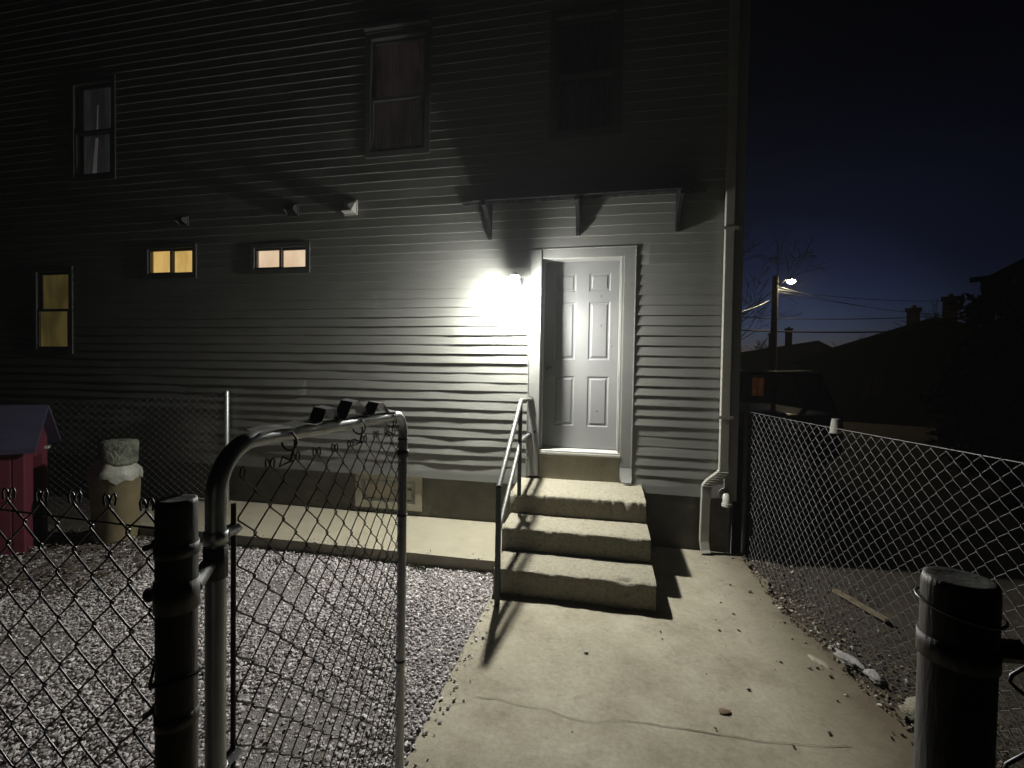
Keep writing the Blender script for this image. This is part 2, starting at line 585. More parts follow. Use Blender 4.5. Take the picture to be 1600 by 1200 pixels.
def scatter(name, pos, size, mat, flat=.65, smooth=False):
    v, f = ico()
    n = len(pos)
    V = np.repeat(v[None], n, 0) * (1 + .55 * (rng.random((n, 12, 1)) - .5))
    V *= np.stack([1 + .7 * rng.random(n), .7 + .5 * rng.random(n), flat * (.7 + .6 * rng.random(n))], 1)[:, None, :]
    a = rng.random(n) * 6.28
    b = (rng.random(n) - .5) * 1.6
    ca, sa, cb, sb = np.cos(a), np.sin(a), np.cos(b), np.sin(b)
    X, Y, Z = V[..., 0], V[..., 1], V[..., 2]
    X, Z = X * cb[:, None] + Z * sb[:, None], -X * sb[:, None] + Z * cb[:, None]
    X, Y = X * ca[:, None] - Y * sa[:, None], X * sa[:, None] + Y * ca[:, None]
    V = np.stack([X, Y, Z], -1) * size[:, None, None] + pos[:, None, :]
    Fc = (f[None] + 12 * np.arange(n)[:, None, None]).reshape(-1, 3)
    return npmesh(name, V.reshape(-1, 3), Fc, mat, smooth=smooth)


sp = .0178
gx, gy = np.meshgrid(np.arange(-5.6, -.862, sp), np.arange(-4.6, -1.012, sp))
gx = gx.ravel() + (rng.random(gx.size) - .5) * sp
gy = gy.ravel() + (rng.random(gy.size) - .5) * sp
keep = (gx < -.868 + .012 * rng.random(gx.size))
# thinner towards the far left, where soil and leaves show through
thin = np.clip((-gx - 3.6) / 1.8, 0, .8)
keep &= rng.random(gx.size) > thin
gx, gy = gx[keep], gy[keep]
gzv = -.018 + .018 * rng.random(gx.size) + .012 * np.sin(gx * 3.1) * np.sin(gy * 2.7)
size = .0062 + .0072 * rng.random(gx.size) ** 2.0
# a few stones kicked onto the concrete
ns = 150
sx_ = -.852 + rng.gamma(1.0, .05, ns)
gx = np.concatenate([gx, sx_, rng.uniform(-4.4, -.9, 60)])
gy = np.concatenate([gy, -1.45 - 3.0 * rng.random(ns), -1.0 + rng.gamma(1.0, .06, 60)])
gzv = np.concatenate([gzv, np.full(ns, .007), np.full(60, .106)])
size = np.concatenate([size, .004 + .006 * rng.random(ns + 60)])
tag(scatter('gravel', np.stack([gx, gy, gzv], 1), size, M['gravel']), kind='stuff')

m = MB()
vs = []
BX_, BY_ = 60, 50
for j in range(BY_ + 1):
    for i in range(BX_ + 1):
        x_ = -5.2 + (5.2 - .856) * i / BX_
        y_ = -4.7 + (4.7 - 1.005) * j / BY_
        vs.append((x_, y_, -.014 + .006 * noise.noise(Vector((x_ * 4, y_ * 4, 0)))))
m.add(vs, [(j * (BX_ + 1) + i, j * (BX_ + 1) + i + 1, (j + 1) * (BX_ + 1) + i + 1, (j + 1) * (BX_ + 1) + i) for j in range(BY_) for i in range(BX_)], True)
tag(m.build('gravel_bed', noise_mat('stone_dust', (.15, .135, .13), (.27, .25, .245), 30, .95, bump=1.0, bscale=110, dist=.02, c2=(.07, .058, .045), s2=1.6, w2=(.52, .66))), kind='structure')
# crumbs of soil and stone spilling over the edge of the walkway
n = 5200
cx = 1.36 + rng.gamma(1.6, .14, n) - .06
cy = -rng.random(n) * 4.2
edge = 1.385 + np.where(cy > -1.2, 0, (cy + 1.2) * -.17)
cx = edge - .06 + rng.gamma(1.5, .16, n) * (1 if True else 0)
spill = rng.random(n) < .03
cx[spill] = edge[spill] - rng.gamma(1.2, .12, spill.sum())
cz = np.where(cx > edge, -.028, .004)
tag(scatter('soil_crumbs', np.stack([cx, cy, cz + .006 * rng.random(n)], 1), .003 + .010 * rng.random(n) ** 4, M['rubble'], .7), kind='stuff')
# leaf litter between the gravel, side fence and playhouse
def leaf_quads(n, xf, yf, z, s0, s1):
    vs = []
    fs = []
    for i in range(n):
        x, y = xf(), yf()
        s = s0 + (s1 - s0) * random.random()
        a = random.random() * 6.28
        rot = Matrix.Rotation(a, 3, 'Z') @ Matrix.Rotation((random.random() - .5) * .9, 3, 'X')
        base = len(vs)
        for q in ((-1, 0, 0), (-.3, .5, .15), (.5, .4, .1), (1, 0, .2), (.5, -.45, .1), (-.3, -.5, .15)):
            p = rot @ Vector(q) * s
            vs.append((x + p.x, y + p.y, z + .006 + p.z + s * .25))
        fs.append(tuple(range(base, base + 6)))
    return vs, fs


m = MB()
m.add(*leaf_quads(900, lambda: random.gauss(-4.5, .5), lambda: random.uniform(-2.2, -1.05), .0, .012, .032))
m.add(*leaf_quads(500, lambda: random.uniform(-7.5, -4.9), lambda: random.uniform(-3.2, -.6), -.02, .015, .035))
m.add(*leaf_quads(110, lambda: random.uniform(-4.5, -.95), lambda: random.uniform(-4.2, -1.1), -.002, .010, .022))
m.add(*leaf_quads(60, lambda: random.uniform(-3.5, -.95), lambda: random.gauss(-1.06, .03), .0, .008, .018))
tag(m.build('leaf_litter', M['leaf2']), kind='stuff')

# ------------------------------------------------------------------ house
house = thing('house', 'large pale clapboard house with white side door and lit windows', 'house', (-5.6, 4.0, 0))
XL_, XR_ = -12.5, 1.29
Z0, Z1 = .63, 7.4
EXPO = .1035
OPEN = []   # x0, x1, z0, z1


def win_rect(x0, x1, z0, z1):
    OPEN.append((x0, x1, z0, z1))
    return (x0, x1, z0, z1)


R_door = win_rect(-.80, .272, .3, 3.07)
R_A = win_rect(-2.73, -2.03, 4.27, 5.57)
R_B = win_rect(-.60, .06, 4.29, 5.52)
R_C = win_rect(-7.06, -6.40, 4.28, 5.52)
R_T = win_rect(-7.73, -7.13, 1.98, 3.06)
R_1 = win_rect(-5.85, -5.14, 2.95, 3.30)
R_2 = win_rect(-4.26, -3.53, 2.97, 3.25)

# siding wall: every course a wedge lapping over the one below, slightly warped
xb = set()
x = XL_
while x < XR_ - .12:
    xb.add(round(x, 3))
    x += .07 if x > -4.8 else .2
for o in OPEN:
    xb.add(o[0]); xb.add(o[1])
xb.add(XR_ - .07)
xb = sorted(xb)
wm = MB()
ncourse = int((Z1 - Z0) / EXPO)
random.seed(3)
joints = {}
for c in range(ncourse):
    pan = c // 2
    if pan not in joints:
        js = []
        xx = XL_ + random.uniform(0, 3.5)
        while xx < XR_:
            js.append(xx)
            xx += random.uniform(2.6, 3.8)
        joints[pan] = (js, [random.uniform(-.0022, .0022) for _ in range(len(js) + 1)], [random.uniform(-.0035, .0035) for _ in range(len(js) + 1)])
    js, jo, jz = joints[pan]
    zb = Z0 + c * EXPO
    warp = 1.0 if zb > 1.7 else 1.0 + (1.7 - zb) * 1.6

    def prof(x):
        k = sum(1 for q in js if q < x)
        left = 1.0 if x < -.7 else .45
        a = noise.noise(Vector((x * .9, pan * 3.1, 0))) * .0055 + noise.noise(Vector((x * 2.6, c * 5.3, 4))) * .003 + noise.noise(Vector((x * 7, c * 2.7, 9))) * .0011
        b = noise.noise(Vector((x * 1.4, c * 4.7, 20))) * .0045
        out = (.0125 if x < -.7 else .0105) + (a * warp * left) + jo[k] * (1.9 if zb < 1.8 else 1.1)
        dz = b * warp * left + jz[k] * (1.5 if zb < 1.9 else .6) * left
        # the right-hand end of the house has settled a little
        sag = -.012 * max(0, x - .2)
        return max(.004, out), zb + dz + sag, sag
    for xa, xc in zip(xb, xb[1:]):
        mid = (xa + xc) / 2
        spans = [(zb, zb + EXPO)]
        for (ox0, ox1, oz0, oz1) in OPEN:
            if ox0 <= mid <= ox1:
                ns = []
                for (a, b) in spans:
                    if b <= oz0 or a >= oz1:
                        ns.append((a, b))
                    else:
                        if a < oz0:
                            ns.append((a, oz0))
                        if b > oz1:
                            ns.append((oz1, b))
                spans = ns
        for (a, b) in spans:
            o0, zz0, s0 = prof(xa)
            o1, zz1, s1 = prof(xc)
            ta, tb = (a - zb) / EXPO, (b - zb) / EXPO
            top = .0025

            def pt(xv, o, z, sg, t):
                zt = zb + EXPO + .006 + sg
                return (xv, -(o + (top - o) * t), z + (zt - z) * t)
            wm.add([pt(xa, o0, zz0, s0, ta), pt(xc, o1, zz1, s1, ta), pt(xc, o1, zz1, s1, tb), pt(xa, o0, zz0, s0, tb)], [(0, 1, 2, 3)])
            if ta == 0:
                wm.add([(xa, .002, zz0), (xc, .002, zz1), pt(xc, o1, zz1, s1, 0), pt(xa, o0, zz0, s0, 0)], [(0, 1, 2, 3)])
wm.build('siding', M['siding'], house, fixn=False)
# starter board under the lowest course
for (s0_, s1_, nn) in ((XL_, -.80, 34), (.272, XR_ - .07, 6)):
    sb = MB()
    for k in range(nn):
        xa = s0_ + (s1_ - s0_) * k / nn
        xc = s0_ + (s1_ - s0_) * (k + 1) / nn
        d = [-.012 * max(0, q - .2) for q in (xa, xc)]
        sb.add([(xa, -.02, .555 + d[0]), (xc, -.02, .555 + d[1]), (xc, -.017, .634 + d[1]), (xa, -.017, .634 + d[0]), (xa, .03, .555 + d[0]), (xc, .03, .555 + d[1])], [(0, 1, 2, 3), (0, 4, 5, 1)])
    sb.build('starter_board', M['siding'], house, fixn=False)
# body of the house behind the siding
sh = MB()
sh.quad((XR_ - .02, .0, -.1), (XR_ - .02, 8, -.1), (XR_ - .02, 8, Z1), (XR_ - .02, .0, Z1))
sh.quad((XL_, .0, -.1), (XL_, 8, -.1), (XL_, 8, Z1), (XL_, .0, Z1))
sh.quad((XL_, 8, -.1), (XR_ - .02, 8, -.1), (XR_ - .02, 8, Z1), (XL_, 8, Z1))
sh.quad((XL_, .35, .5), (XR_ - .02, .35, .5), (XR_ - .02, .35, Z1), (XL_, .35, Z1))
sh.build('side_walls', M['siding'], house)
rf = MB()
rf.prism([(-.45, Z1 - .12), (4, Z1 + 2.2), (8.45, Z1 - .12), (8.45, Z1), (4, Z1 + 2.4), (-.45, Z1)], 0, XL_ - .4, XR_ + .35)
rf.build('roof', M['far_roof'], house)
fd = MB()
NZ = 6
NXF = 90
vs = []
for j in range(NZ + 1):
    for i in range(NXF + 1):
        xq = XL_ + (1.256 - XL_) * i / NXF
        zq = -.1 + .69 * j / NZ
        vs.append((xq, .035 + .006 * noise.noise(Vector((xq * 2, zq * 4, 0))), zq))
fs = []
for j in range(NZ):
    for i in range(NXF):
        xm = XL_ + (1.256 - XL_) * (i + .5) / NXF
        fs.append((j * (NXF + 1) + i, j * (NXF + 1) + i + 1, (j + 1) * (NXF + 1) + i + 1, (j + 1) * (NXF + 1) + i))
fd.add(vs, fs, True)
fd.quad((1.256, .03, -.1), (1.256, 8, -.1), (1.256, 8, .6), (1.256, .03, .6))
fd.build('foundation', M['foundation'], house, fixn=False)
ct = MB()
ct.box((1.185, -.032, .53), (1.30, .03, Z1))
ct.box((1.272, .03, .53), (1.30, .13, Z1))
ct.build('corner_trim', M['trim'], house, bevel=.004)


def frame_mb(x0, x1, z0, z1, w, y0, y1, sill=None):
    m = MB()
    m.box((x0, y0, z0), (x0 + w, y1, z1))
    m.box((x1 - w, y0, z0), (x1, y1, z1))
    m.box((x0 + w, y0, z1 - w), (x1 - w, y1, z1))
    m.box((x0 + w, y0, z0), (x1 - w, y1, z0 + (sill or w)))
    return m


def dh_window(R, zmeet, curtain, pane, name='window', drip=False, trim=M['win_trim'], reveal=0):
    x0, x1, z0, z1 = R
    w = frame_mb(x0 - .045, x1 + .045, z0 - .05, z1 + .05, .062, -.022, .06)
    if drip:
        w.box((x0 - .05, -.075, z1 + .075), (x1 + .05, -.02, z1 + .125))
        w.box((x0 - .045, -.03, z1 + .05), (x1 + .045, .03, z1 + .08))
    fr = w.build(name, trim, house)
    s = frame_mb(x0 + .017, x1 - .017, z0 + .012, zmeet + .02, .035, -.012, .025)
    s.build('lower_sash', trim, fr)
    s = frame_mb(x0 + .017, x1 - .017, zmeet - .015, z1 - .012, .035, .027, .055)
    s.build('upper_sash', trim, fr)
    MB().quad((x0 + .03, .006, z0 + .03), (x1 - .03, .006, z0 + .03), (x1 - .03, .006, zmeet), (x0 + .03, .006, zmeet)).build('lower_pane', pane, fr)
    MB().quad((x0 + .03, .04, zmeet), (x1 - .03, .04, zmeet), (x1 - .03, .04, z1 - .03), (x0 + .03, .04, z1 - .03)).build('upper_pane', pane, fr)
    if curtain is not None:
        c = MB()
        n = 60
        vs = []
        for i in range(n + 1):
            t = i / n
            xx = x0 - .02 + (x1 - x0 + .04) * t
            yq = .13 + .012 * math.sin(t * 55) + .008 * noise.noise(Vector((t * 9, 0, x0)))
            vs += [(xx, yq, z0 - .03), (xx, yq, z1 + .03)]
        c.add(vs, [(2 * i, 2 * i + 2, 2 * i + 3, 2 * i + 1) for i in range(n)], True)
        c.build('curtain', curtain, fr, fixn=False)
    return fr


tag(dh_window(R_A, 4.875, M['curtain_glow_brown'], M['glass'], drip=True), 'dark upstairs window left of the canopy with pale drip cap')
tag(dh_window(R_B, 4.90, M['curtain_blue'], M['glass']), 'dark upstairs window above the door')
wc = dh_window(R_C, 4.875, M['curtain_glow_pale'], M['glass'])
tag(wc, 'upstairs window at the far left with a faintly glowing curtain gap')
MB().add([(-6.92, .11, 4.30), (-6.84, .11, 4.30), (-6.80, .11, 4.86), (-6.85, .11, 4.86)], [(0, 1, 2, 3)]).add([(-6.84, .112, 4.90), (-6.81, .112, 4.90), (-6.80, .112, 5.3), (-6.82, .112, 5.3)], [(0, 1, 2, 3)]).build('lit_curtain_gap', lit_pane('curtain_gap_glow', (.045, .038, .034), (.07, .058, .05), 1.0), wc)  # emissive strips painted in for the lit gap at the curtain
tag(dh_window(R_T, 2.52, None, M['pane_olive']), 'tall dimly lit window at the far left')


def slider(R, pane, pane2, label):
    x0, x1, z0, z1 = R
    fr = frame_mb(x0 - .045, x1 + .045, z0 - .045, z1 + .045, .055, -.022, .05).build('window', M['win_trim'], house)
    tag(fr, label)
    xm = (x0 + x1) / 2
    dk = noise_mat('bronze_sash', (.05, .045, .04), (.08, .07, .06), 9, .5)
    frame_mb(x0 + .012, xm + .015, z0 + .012, z1 - .012, .026, -.006, .016).build('left_sash', dk, fr)
    frame_mb(xm - .012, x1 - .012, z0 + .012, z1 - .012, .026, .018, .04).build('right_sash', dk, fr)
    # a lit room: shade set back behind the glass, curtain edge in front of it
    for (nm, a_, b_, y_) in (('left_pane', x0 + .02, xm, .004), ('right_pane', xm, x1 - .02, .028)):
        MB().quad((a_, y_, z0 + .02), (b_, y_, z0 + .02), (b_, y_, z1 - .02), (a_, y_, z1 - .02)).build(nm, M['glass'], fr)
    MB().quad((x0 - .5, .11, z0 - .1), (x1 + .2, .11, z0 - .1), (x1 + .2, .11, z1 + .1), (x0 - .5, .11, z1 + .1)).build('lit_shade', pane, fr)
    for (a_, w_, y_) in ((x0 - .10, .12, .05), (xm - .06, .06, .05)):
        c = MB()
        vs = []
        for i in range(13):
            t = i / 12
            vs += [(a_ + w_ * t, y_ + .008 * math.sin(t * 15), z0 - .05), (a_ + w_ * t, y_ + .008 * math.sin(t * 15), z1 + .05)]
        c.add(vs, [(2 * i, 2 * i + 2, 2 * i + 3, 2 * i + 1) for i in range(12)], True)
        c.build('curtain', pane2, fr, fixn=False)


slider(R_1, M['pane_amber'], M['pane_amber_dim'], 'small lit amber sliding window')
slider(R_2, M['pane_peach'], M['pane_peach_dim'], 'small lit peach sliding window')

# basement hatch window in the foundation
M['hatch'] = noise_mat('hatch_paint', (.36, .335, .265), (.46, .43, .35), 6, .7, bump=.2, bscale=40, c2=(.2, .18, .14), s2=6, w2=(.55, .75))
bw = frame_mb(-2.87, -2.04, .16, .575, .075, .0, .05).build('basement_window', M['hatch'], house)
frame_mb(-2.79, -2.12, .24, .50, .03, .012, .05).build('sash', M['trim'], bw)
MB().box((-2.755, .022, .272), (-2.15, .05, .468)).build('panel', M['hatch'], bw)
MB().box((-2.33, .006, .30), (-2.165, .022, .40)).box((-2.325, .0, .37), (-2.17, .006, .395)).build('vent_louver', M['hatch'], bw)

# door, casing, sill
YD = .18
cs = MB()
cs.box((-.815, -.026, .66), (-.695, .0, 3.09))
cs.box((.165, -.012, .66), (.277, .0, 3.09))
cs.box((-.695, -.0125, 2.995), (.165, .0, 3.09))
cs.box((-.84, -.0165, 3.09), (.295, .0, 3.104))
# thin returned lips
cs.box((-.828, -.034, .66), (-.815, .0, 3.09))
cs.box((.277, -.0145, .66), (.290, .0, 3.09))
# jamb
cs.box((-.715, .0, .93), (-.692, .2, 3.015))
cs.box((.140, .0, .93), (.165, .2, 3.015))
cs.box((-.692, .0, 2.995), (.140, .2, 3.02))
cs.box((-.692, .055, .96), (-.68, YD - .002, 2.995))
cs.box((.128, .055, .96), (.140, YD - .002, 2.995))
casing = cs.build('door_casing', M['trim'], house, bevel=.003)
tag(casing, 'dented metal-clad door casing')
fl = MB()
# bent flap of the casing at its lower right corner
fl.add([(.16, -.03, .80), (.285, -.036, .80), (.287, -.05, .70), (.17, -.045, .715), (.28, -.075, .655), (.18, -.085, .66)], [(0, 1, 2, 3), (3, 2, 4, 5)], True)
fl.build('bent_flap', M['trim'], casing)
th = MB()
th.box((-.692, -.01, .925), (.165, .199, .945))
th.box((-.692, -.018, .90), (.165, .0, .925))
th.build('threshold', M['pvc'], house, bevel=.003)
sl = MB()
sl.box((-.70, .012, .55), (.165, .20, .90))
sl.build('door_sill', M['sill'], house, bevel=.006)

# door slab with six embossed panels
dx0, dx1, dz0, dz1 = -.692, .137, .952, 3.0
dm = MB()
cols = [(-.565, -.335), (-.195, .035)]
rows = [(1.195, 1.745), (1.925, 2.56), (2.67, 2.87)]
gx_ = sorted({dx0, dx1, *[q for c in cols for q in c]})
gz_ = sorted({dz0, dz1, *[q for r in rows for q in r]})
for i in range(len(gx_) - 1):
    for j in range(len(gz_) - 1):
        a, b, c, d = gx_[i], gx_[i + 1], gz_[j], gz_[j + 1]
        if (a, b) in cols and (c, d) in rows:
            r0, r1, r2 = .012, .026, .04
            L = [((0), YD), (r0, YD + .006), (r1, YD + .0055), (r2, YD - .0005)]
            for (i0, y0), (i1, y1) in zip(L, L[1:]):
                o = [(a + i0, y0, c + i0), (b - i0, y0, c + i0), (b - i0, y0, d - i0), (a + i0, y0, d - i0)]
                n_ = [(a + i1, y1, c + i1), (b - i1, y1, c + i1), (b - i1, y1, d - i1), (a + i1, y1, d - i1)]
                dm.add(o + n_, [(k, (k + 1) % 4, (k + 1) % 4 + 4, k + 4) for k in range(4)])
            dm.quad((a + r2, YD - .001, c + r2), (b - r2, YD - .001, c + r2), (b - r2, YD - .001, d - r2), (a + r2, YD - .001, d - r2))
        else:
            dm.quad((a, YD, c), (b, YD, c), (b, YD, d), (a, YD, d))
dm.box((dx0, YD + .02, dz0), (dx1, YD + .05, dz1))
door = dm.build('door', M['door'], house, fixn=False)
kb = MB()
ky = Matrix.Translation((-.617, YD - .002, 1.815)) @ Matrix.Rotation(math.radians(90), 4, 'X')
t_ = MB().lathe([(.0, 0), (.033, 0), (.034, .004), (.028, .01), (.012, .014), (.011, .035), (.022, .042), (.0285, .052), (.0285, .062), (.02, .072), (.0, .075)], n=24)
kb.add([ky @ Vector(v) for v in t_.v], t_.f, True)
kb.build('door_knob', M['brass'], door)
for (qx, qz) in ((-.07, 2.62), (-.065, 2.30), (.05, 2.08), (-.09, 1.37)):
    dh = MB()
    mt = Matrix.Translation((qx, YD - .001, qz)) @ Matrix.Rotation(math.radians(90), 4, 'X')
    t_ = MB().lathe([(.011, 0), (.010, .003), (.006, .005), (.0, .0055)], n=12)
    dh.add([mt @ Vector(v) for v in t_.v], t_.f, True)
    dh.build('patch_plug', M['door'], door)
MB().box((-.745, -.030, 1.125), (-.728, -.026, 1.15)).build('doorbell', M['black_plastic'], casing)

# ------------------------------------------------------------------ wall lamp
LX, LY, LZ = -.95, -.195, 2.665
lamp = thing('wall_lamp', 'glowing jelly-jar wall lamp on the siding left of the door', 'lamp', (LX, 0, LZ))
a = MB()
a.box((LX - .055, -.03, LZ - .06), (LX + .055, .0, LZ + .10))
a.tube([(LX, -.02, LZ + .09), (LX, -.05, LZ + .14), (LX, -.14, LZ + .165), (LX, LY, LZ + .145)], .006)
a.build('wall_plate', M['dark_iron'], lamp, bevel=.004)
a = MB().lathe([(.0, .146), (.02, .143), (.04, .130), (.052, .118), (.052, .114), (.0, .115)], (LX, LY, LZ), 28)
a.build('cap', M['dark_iron'], lamp)
# glass runs round the front; opaque back added to cut the wall hotspot
def arc_wall(a0, a1, prof, n=24):
    m = MB()
    vs = []
    for r, z in prof:
        for k in range(n + 1):
            q = a0 + (a1 - a0) * k / n
            vs.append((LX + r * math.cos(q), LY + r * math.sin(q), LZ + z))
    m.add(vs, [(i * (n + 1) + k, i * (n + 1) + k + 1, (i + 1) * (n + 1) + k + 1, (i + 1) * (n + 1) + k) for i in range(len(prof) - 1) for k in range(n)], True)
    return m
gp_ = [(.044, .114), (.050, .09), (.053, .05), (.054, -.0235)]
arc_wall(math.pi + .28, 2 * math.pi - .28, gp_).build('upper_glass', M['glow'], lamp, fixn=False)
arc_wall(-.28, math.pi + .28, gp_).build('added_back_shield', M['dark_iron'], lamp, fixn=False)
a = MB().lathe([(.0, -.024), (.052, -.024), (.050, -.033), (.036, -.038), (.0, -.039)], (LX, LY, LZ), 24)
a.build('lower_globe', M['bulb'], lamp)
# ------------------------------------------------------------------ canopy
can = thing('door_canopy', 'smoky door canopy on three black brackets above the white door', 'canopy', (-.31, 0, 3.64))
b = MB()
b.box((-1.58, -.042, 3.634), (.94, -.014, 3.648))
b.box((-1.58, -.030, 3.60), (.94, -.0145, 3.632))
b.build('wall_channel', M['galv_old'], can)
def sheet_prof(t):
    return (-.02 - .30 * t, 3.632 - .02 * t - .085 * t * t)
s = MB()
n = 14
vs = []
for i in range(n + 1):
    y, z = sheet_prof(i / n)
    for xq in (-1.40, .80):
        vs += [(xq, y, z), (xq, y, z - .006)]
for i in range(n):
    o = i * 4
    s.add([vs[o], vs[o + 2], vs[o + 6], vs[o + 4]], [(0, 1, 2, 3)], True)
s.build('canopy_sheet', M['sheet'], can, fixn=False)
for bx in (-1.27, -.315, .68):
    o = [(-.004, 3.62), (-.03, 3.625)]
    o += [(sheet_prof(i / 8)[0] - .0, sheet_prof(i / 8)[1] - .008) for i in range(1, 9)]
    o += [(-.325, 3.49), (-.29, 3.485), (-.22, 3.46), (-.14, 3.41), (-.09, 3.35), (-.06, 3.29), (-.05, 3.245), (-.03, 3.225), (-.004, 3.225)]
    MB().prism(o, 0, bx - .022, bx + .022).build('bracket', M['black_plastic'], can, bevel=.006)

# ------------------------------------------------------------------ vents
def vent_hood(x, z, label, mat, s, open_mat, closed):
    t = thing('vent_hood', label, 'vent', (x, 0, z), 'vent hoods high on the siding')
    a = MB()
    a.box((x - s, -.03, z - s), (x + s, -.012, z + s))
    a.build('flange', mat, t, bevel=.003)
    h = MB()
    q = s * .85
    if closed:
        h.add([(x - q, -.03, z - q), (x + q, -.03, z - q), (x + q, -.03, z + q), (x - q, -.03, z + q), (x - q * .85, -.12, z - q * .9), (x + q * .85, -.12, z - q * .9), (x, -.10, z + q * .15)],
              [(3, 2, 6), (0, 3, 6, 4), (2, 1, 5, 6), (4, 6, 5), (0, 4, 5, 1)])
    else:
        h.add([(x - q, -.03, z - q), (x + q, -.03, z - q), (x + q, -.03, z + q), (x - q, -.03, z + q), (x - q, -.11, z - q * .3), (x + q, -.11, z - q * .3), (x - q, -.09, z + q * .5), (x + q, -.09, z + q * .5)],
              [(3, 2, 7, 6), (6, 7, 5, 4), (0, 3, 6, 4), (2, 1, 5, 7)])
    h.build('hood', mat, t)
    f = MB()
    f.add([(x - q * .9, -.034, z - q * .9), (x + q * .9, -.034, z - q * .9), (x + q * .8, -.075, z - q * .2), (x - q * .8, -.075, z - q * .2)], [(0, 1, 2, 3)])
    f.build('flap', open_mat, t)


vent_hood(-5.27, 3.62, 'small dark round-edged vent hood above the amber lit window', M['galv_old'], .06, M['black_plastic'], False)
vent_hood(-3.71, 3.675, 'grey vent hood above the peach lit window', M['far_wall'], .075, M['black_plastic'], False)
vent_hood(-2.95, 3.66, 'white pyramid vent hood, nearest to the canopy', M['pvc'], .085, M['trim'], True)

# ------------------------------------------------------------------ downspout + drain elbow
dsp = thing('downspout', 'cream rectangular downspout with offset elbow at the house corner', 'downspout', (.99, -.06, 0))
d = MB()
def rect_sweep(m, pts, hw, hd):
    pts = [Vector(p) for p in pts]
    rings = []
    for i, p in enumerate(pts):
        t = (pts[min(i + 1, len(pts) - 1)] - pts[max(i - 1, 0)]).normalized()
        sd = t.cross(Vector((0, 1, 0)))
        if sd.length < .2:
            sd = Vector((1, 0, 0))
        sd.normalize()
        fd_ = sd.cross(t).normalized()
        rings.append([p + sd * hw * a + fd_ * hd * b for a, b in ((-1, -1), (1, -1), (1, 1), (-1, 1))])
    vs = [v for r in rings for v in r]
    fs = [(i * 4 + k, i * 4 + (k + 1) % 4, (i + 1) * 4 + (k + 1) % 4, (i + 1) * 4 + k) for i in range(len(pts) - 1) for k in range(4)]
    m.add(vs, fs)
rect_sweep(d, [(1.150, -.062, 7.3), (1.155, -.062, 4.0), (1.162, -.062, .88)], .042, .03)
d.build('upper_pipe', M['downspout'], dsp, bevel=.006)
d = MB()
el = []
for i in range(9):
    t = i / 8
    el.append((1.162 - .155 * (3 * t * t - 2 * t ** 3), -.066, .895 - .05 - .19 * t))
rect_sweep(d, [(1.162, -.066, .895)] + el, .044, .033)
for q in range(7):
    t = (q + 1) / 8
    xx = 1.162 - .155 * (3 * t * t - 2 * t ** 3)
    zz = .895 - .05 - .19 * t
    d.box((xx - .05, -.103, zz - .006), (xx + .05, -.032, zz + .006))
d.build('offset_elbow', M['downspout'], dsp, bevel=.005)
d = MB()
rect_sweep(d, [(1.007, -.062, .66), (1.0, -.062, .2), (1.0, -.064, .12), (1.01, -.082, .035), (1.015, -.10, .004)], .043, .031)
d.build('lower_pipe', M['downspout'], dsp, bevel=.006)
for z in (1.35, 3.2, 5.6):
    d = MB()
    d.box((1.095, -.098, z), (1.225, -.094, z + .03))
    d.box((1.225, -.098, z), (1.235, -.03, z + .03))
    d.build('strap', M['downspout'], dsp)
pv = thing('drain_elbow', 'white PVC drain elbow poking out under the siding beside the downspout', 'pipe', (1.19, -.05, .55))
d = MB()
d.tube([(1.185, .03, .60), (1.185, -.05, .60), (1.19, -.085, .585), (1.195, -.10, .55), (1.195, -.102, .50)], [.042, .042, .042, .042, .040], 18)
d.build('elbow', M['pvc'], pv)
for (a_, b_) in (((1.1955, -.102, .525), (1.1955, -.102, .495)), ((1.185, -.012, .60), (1.185, -.045, .60))):
    MB().tube([a_, b_], .050, 18).build('collar', M['pvc'], pv)

# ------------------------------------------------------------------ concrete steps
def rough_block(m, x0, x1, yf, yb, z0, z1, seed, slope=.012):
    """a cast block with crumbled front edge: front, top and sides as fine grids"""
    NX = 150
    prof = [(0, 0), (0, .5), (0, .8), (.001, .93), (.003, .985), (.010, 1.0)]     # inset, height fraction
    tops = [.1, .2, .35, .55, .75, 1.0]
    rows = []
    for ins, hf in prof:
        rows.append([(ins, hf)] * (NX + 1))
    vs = []
    R = len(prof) + len(tops)
    for r in range(R):
        for i in range(NX + 1):
            x = x0 + (x1 - x0) * i / NX
            ed = noise.noise(Vector((x * 7, seed, 0))) + .7 * noise.noise(Vector((x * 19, seed, 3)))
            chip = max(0, noise.noise(Vector((x * 7.5, seed * 2.3, 7))) - .16) * .06 + max(0, noise.noise(Vector((x * 31, seed * 5.1, 2))) - .12) * .02
            if r < len(prof):
                ins, hf = prof[r]
                k = hf ** 14
                y = yf + ins + .003 * ed * k + chip * k + .006 * noise.noise(Vector((x * 3, hf * 2, seed)))
                z = z0 + (z1 - z0) * hf - (.004 * abs(ed) + chip * .5) * (k if hf > .95 else 0)
            else:
                t = tops[r - len(prof)]
                y = yf + .010 + (yb - yf - .010) * t
                z = z1 + slope * t + .004 * noise.noise(Vector((x * 5, y * 5, seed)))
            xx = x
            if i == 0:
                xx += .006 * noise.noise(Vector((0, y * 6, z * 6)))
            if i == NX:
                xx += .006 * noise.noise(Vector((5, y * 6, z * 6)))
            vs.append((xx, y, z))
    W = NX + 1
    fs = [(r * W + i, r * W + i + 1, (r + 1) * W + i + 1, (r + 1) * W + i) for r in range(R - 1) for i in range(NX)]
    m.add(vs, fs, True)
    for col in (0, NX):
        pts = [vs[r * W + col] for r in range(R)]
        bot = [(p[0], p[1], z0) for p in pts]
        k = len(pts)
        m.add(pts + bot, [(i, i + 1, i + 1 + k, i + k) for i in range(k - 1)])


